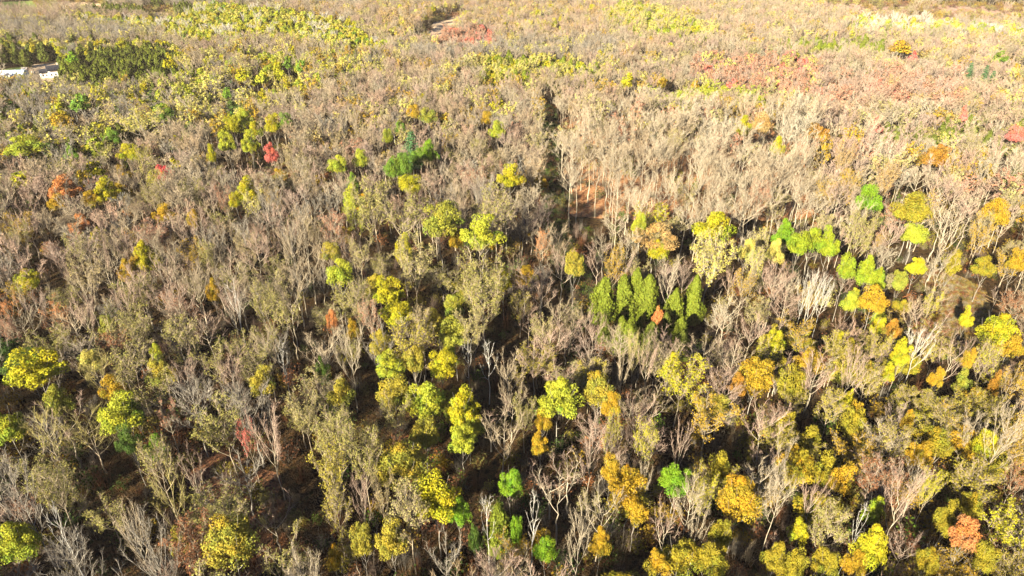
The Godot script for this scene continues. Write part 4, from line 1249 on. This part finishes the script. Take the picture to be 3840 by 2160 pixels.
func describe(t: Dictionary) -> String:
	var look: String = LOOK[t.tint]
	var tallness: String = "tall " if t.H > 18.5 else "low " if t.H < 11.5 else ""
	var breadth: String = "broad " if t.W > 8.2 else "narrow " if t.W < 5.4 else ""
	var first := tallness if tallness else breadth
	match t.kind:
		"B", "t": return first + "bare " + look + " tree"
		"D": return first + "dead whitish tree"
		"W": return first + look + " bare birch"
		"C": return first + look + " cedar"
		"P": return first + look + " pine"
		"T": return first + "half-bare " + look + " tree"
	return first + "leafy " + look + " tree"


func label_for(t: Dictionary) -> String:
	var what := describe(t)
	var near := []
	for a in anchors:
		var d: Vector2 = t.at - a[1]
		near.append([d.length(), a[0], d])
	near.sort_custom(func(p, q): return p[0] < q[0])
	for turn in 2:
		for k in 7:
			var d: Vector2 = near[k][2]
			if near[k][0] < 1.5:
				continue
			var side := ("behind" if d.y < 0 else "before") if absf(d.y) > absf(d.x) * 2.2 else ("left of" if d.x < 0 else "right of") if absf(d.x) > absf(d.y) * 2.2 else (("behind" if d.y < 0 else "before") + " and " + ("left of" if d.x < 0 else "right of"))
			var steps := int(near[k][0] / 0.75) if turn or near[k][0] < 12.0 else int(round(near[k][0] / 3.75)) * 5
			if steps > 99:
				steps = int(round(steps / 10.0)) * 10
			var far: String = spelled(steps) + (" steps " if steps != 1 else " step ") if steps < 100 else spelled(clampi(steps / 10, 1, 99)) + " tens of steps "
			var text: String = what + ", " + far + side + " the " + near[k][1]
			if text.split(" ").size() <= 16 and not taken.has(text):
				return text
	return what + " beside the " + near[0][1]


func put_part(called: String, mesh: Mesh, m: Material, parent: Node) -> void:
	var o := MeshInstance3D.new()
	o.name = called
	o.mesh = mesh
	o.material_override = m
	parent.add_child(o, true)


func plant(t: Dictionary) -> void:
	var at: Vector2 = t.at
	var dist := Vector3(at.x, 0, at.y).distance_to(EYE)
	var near: bool = dist < 250.0 or (t.mark and dist < 330.0)
	var set_: Array = meshes["bush" if t.kind == "L" and t.H < 11.9 and near else tree_base(t.kind, near)]
	var d: Dictionary = set_[rng.randi() % set_.size()]
	var called := name_of(t)
	var o: Node3D
	var whole := dist > 260.0
	var tint: String = t.tint
	var bark: String = "white" if t.kind in ["W", "D", "K"] else tint if not d.leafy else "grey" if t.kind != "T" else "pale" if tint in ["paleyellow", "salmon"] else "tan"
	o = Node3D.new()
	if not d.leafy:
		if whole:
			o = MeshInstance3D.new()
			o.mesh = d.whole
			o.set_surface_override_material(0, tinted(bark, false))
			o.set_surface_override_material(1, tinted(tint, false))
		else:
			put_part("trunk", d.wood, tinted(bark if t.kind != "B" and t.kind != "t" else wood_of(tint), false), o)
			put_part("crown", d.fine, tinted(tint, false), o)
	elif whole and d.whole:
		o = MeshInstance3D.new()
		o.mesh = d.whole
		o.set_surface_override_material(0, tinted(bark, false))
		if d.has("twig"):
			o.set_surface_override_material(1, tinted(bark, false))
		o.set_surface_override_material(d.whole.get_surface_count() - 1, tinted(tint, true))
	else:
		put_part("trunk", d.wood, tinted(bark, false), o)
		if d.has("twig"):
			put_part("twigs_crown", d.twig, tinted(bark, false), o)
		put_part("crown", d.fine, tinted(tint, true), o)
	o.name = numbered(called)
	add_child(o)
	o.position = Vector3(at.x, 0, at.y)
	o.rotation.y = rng.randf() * TAU
	var w: float = t.W / d.W
	o.scale = Vector3(w, t.H / d.H, w)
	var text: String = t.label
	if not text:
		text = label_for(t)
	taken[text] = true
	o.set_meta("label", text)
	o.set_meta("category", "tree")
	if not t.mark:
		o.set_meta("group", called.replace("_", " ") + "s of the forest")
	if t.mark:
		var c := Vector2i((at / 14.0).floor())
		if not big.has(c):
			big[c] = []
		big[c].append([at, t.W])


func wood_of(tint: String) -> String:
	return {"pink": "pale", "tan": "pale", "olivetan": "tan"}.get(tint, tint)


func add_copy(mesh: Mesh, leaf: bool, called: String, x: Transform3D, c: Color) -> void:
	var key := [mesh, leaf]
	if not mass.has(key):
		mass[key] = [called, [], []]
	mass[key][1].append(x)
	mass[key][2].append(c)


func into_mass(t: Dictionary) -> void:
	var near: bool = t.dist < 200.0
	var set_: Array = meshes[tree_base(t.kind, near)]
	var d: Dictionary = set_[rng.randi() % set_.size()]
	var w: float = t.W / d.W
	var x := Transform3D(Basis(Vector3.UP, rng.randf() * TAU).scaled(Vector3(w, t.H / d.H, w)), Vector3(t.at.x, 0, t.at.y))
	var g := rng.randf_range(0.82, 1.16)
	var hue := rng.randf_range(-0.07, 0.07)
	var c: Color = TINT[t.tint]
	var vary := Color(c.r * g * (1.0 + hue), c.g * g, c.b * g * (1.0 - hue))
	var pale: Color = TINT["pale"]
	if not d.leafy:
		add_copy(d.wood, false, "trunk_mass", x, (TINT["white"] if t.kind == "W" else c.lerp(pale, 0.6)) * g)
		add_copy(d.fine, false, "twig_mass", x, vary)
		return
	if d.has("twig"):
		add_copy(d.wood, false, "trunk_mass", x, (TINT["white"] if t.tint == "paleyellow" else TINT["tan"]) * g)
		add_copy(d.twig, false, "twig_mass", x, TINT["tan"] * g)
	elif t.dist < 420.0 and t.kind != "C":
		add_copy(d.wood, false, "trunk_mass", x, TINT["grey"] * g)
	add_copy(d.fine, true, "cedar_mass" if t.kind == "C" else "leaf_mass", x, vary)


func lane_point(outline: PackedVector2Array, t: float) -> Vector2:
	# a point on the middle line of a strip whose outline runs up one side and down the other
	var n := outline.size() / 2
	var f := t * (n - 1.001)
	var k := int(f)
	var a := (outline[k] + outline[outline.size() - 1 - k]) * 0.5
	var b := (outline[k + 1] + outline[outline.size() - 2 - k]) * 0.5
	return a.lerp(b, f - k)


func undergrowth() -> void:
	for o in open_ground:
		if o[0] != "lane":
			continue
		for k in 900:
			var p: Vector2 = Vector2(rng.randf_range(-3.6, 3.6), 0) + lane_point(o[2], rng.randf())
			var s := rng.randf_range(0.35, 0.85)
			var xf := Transform3D(Basis(Vector3.UP, rng.randf() * TAU).scaled(Vector3(s, s * 0.8, s)), Vector3(p.x, -0.05, p.y))
			var kind := rng.randi() % 4
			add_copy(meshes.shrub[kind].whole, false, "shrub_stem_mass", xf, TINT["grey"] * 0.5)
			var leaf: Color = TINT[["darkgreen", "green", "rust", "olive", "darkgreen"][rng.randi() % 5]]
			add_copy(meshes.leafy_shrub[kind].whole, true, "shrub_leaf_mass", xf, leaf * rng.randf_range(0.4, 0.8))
	for o in open_ground:
		if not o[0] in ["marsh", "pale field", "brown field", "tan field"]:
			continue
		var edge: PackedVector2Array = o[2]
		for k in 700 if o[0] == "marsh" else 160:
			var e := rng.randi() % edge.size()
			var p := edge[e].lerp(edge[(e + 1) % edge.size()], rng.randf())
			p = p.lerp(edge[rng.randi() % edge.size()], rng.randf() * (0.6 if o[0] == "marsh" else 0.12)) + Vector2(rng.randf_range(-4, 4), rng.randf_range(-4, 4))
			var s := rng.randf_range(0.7, 1.7)
			var xf := Transform3D(Basis(Vector3.UP, rng.randf() * TAU).scaled(Vector3(s * 1.6, s, s * 1.6)), Vector3(p.x, -0.05, p.y))
			var kind := rng.randi() % 4
			add_copy(meshes.shrub[kind].whole, false, "shrub_stem_mass", xf, TINT["pink"] * rng.randf_range(0.5, 0.9))
			add_copy(meshes.leafy_shrub[kind].whole, true, "shrub_leaf_mass", xf, TINT[["rust", "paleyellow", "olive", "gold"][rng.randi() % 4]] * rng.randf_range(0.6, 1.0))
	# tufts of dry grass, bracken and fallen leaves on the open ground near by
	for o in open_ground:
		if not o[0] in ["track", "clearing"]:
			continue
		var box := Rect2(o[2][0], Vector2.ZERO)
		for p in o[2]:
			box = box.expand(p)
		for k in int(box.get_area() * 1.6):
			var p := box.position + Vector2(rng.randf(), rng.randf()) * box.size
			if not Geometry2D.is_point_in_polygon(p, o[2]):
				continue
			var s := rng.randf_range(0.16, 0.5)
			var xf := Transform3D(Basis(Vector3.UP, rng.randf() * TAU).scaled(Vector3(s, s * 0.55, s)), Vector3(p.x, -0.02, p.y))
			var kind := rng.randi() % 4
			add_copy(meshes.shrub[kind].whole, false, "grass_mass", xf, TINT[["tan", "olivetan", "rust", "pale"][rng.randi() % 4]] * rng.randf_range(0.6, 1.0))
			if rng.randf() < 0.3:
				add_copy(meshes.leafy_shrub[kind].whole, true, "grass_leaf_mass", xf, TINT[["rust", "gold", "olive"][rng.randi() % 3]] * rng.randf_range(0.5, 0.9))
	var i := 0
	while i < 7000:
		i += 1
		var z := -40.0 - 420.0 * pow(rng.randf(), 1.35)
		var reach := 0.773 * (-z * 0.87 + 45.0) + 12.0
		var x := rng.randf_range(-reach, reach)
		var at := Vector2(x, z)
		var open := ""
		for o in open_ground:
			if o[1] < 1.0 and Geometry2D.is_point_in_polygon(at, o[2]):
				open = o[0]
				break
		if open and (open != "lane" and open != "black gap" and open != "cedar gap" and open != "marsh") and rng.randf() < 0.93:
			continue
		var k := rng.randi() % 4
		var s := rng.randf_range(0.5, 1.25) * (0.6 if open == "lane" else 1.0)
		var xf := Transform3D(Basis(Vector3.UP, rng.randf() * TAU).scaled(Vector3(s, s * rng.randf_range(0.7, 1.3), s)), Vector3(x, -0.05, z))
		var right := clampf((x / reach + 1.0) * 0.5, 0, 1)
		var g := rng.randf_range(0.6, 1.1)
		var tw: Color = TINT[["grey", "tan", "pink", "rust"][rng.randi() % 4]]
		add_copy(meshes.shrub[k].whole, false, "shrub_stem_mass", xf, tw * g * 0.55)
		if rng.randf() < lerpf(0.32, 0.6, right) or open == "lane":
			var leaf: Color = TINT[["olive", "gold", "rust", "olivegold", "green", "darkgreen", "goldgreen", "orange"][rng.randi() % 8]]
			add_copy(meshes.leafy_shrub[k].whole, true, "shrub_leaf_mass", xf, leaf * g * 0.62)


func commit_mass() -> void:
	var forest_ := Node3D.new()
	forest_.name = "forest"
	forest_.set_meta("kind", "stuff")
	forest_.set_meta("label", "the rest of the autumn forest, too dense to count")
	add_child(forest_)
	var low := Node3D.new()
	low.name = "undergrowth"
	low.set_meta("kind", "stuff")
	low.set_meta("label", "low shrubs and saplings covering the forest floor")
	add_child(low)
	var bark := bark_material(Color.WHITE)
	var leaf := leaf_material(Color.WHITE)
	var total := 0
	for key in mass:
		var row: Array = mass[key]
		var mm := MultiMesh.new()
		mm.transform_format = MultiMesh.TRANSFORM_3D
		mm.use_colors = true
		mm.mesh = key[0]
		mm.instance_count = row[1].size()
		for i in row[1].size():
			mm.set_instance_transform(i, row[1][i])
			mm.set_instance_color(i, row[2][i])
		total += row[1].size()
		var o := MultiMeshInstance3D.new()
		o.name = row[0]
		o.multimesh = mm
		o.material_override = leaf if key[1] else bark
		o.set_meta("kind", "stuff")
		(low if row[0].begins_with("shrub") or row[0].begins_with("grass") else forest_).add_child(o, true)
	print("copies in masses: ", total, "  things: ", counts)
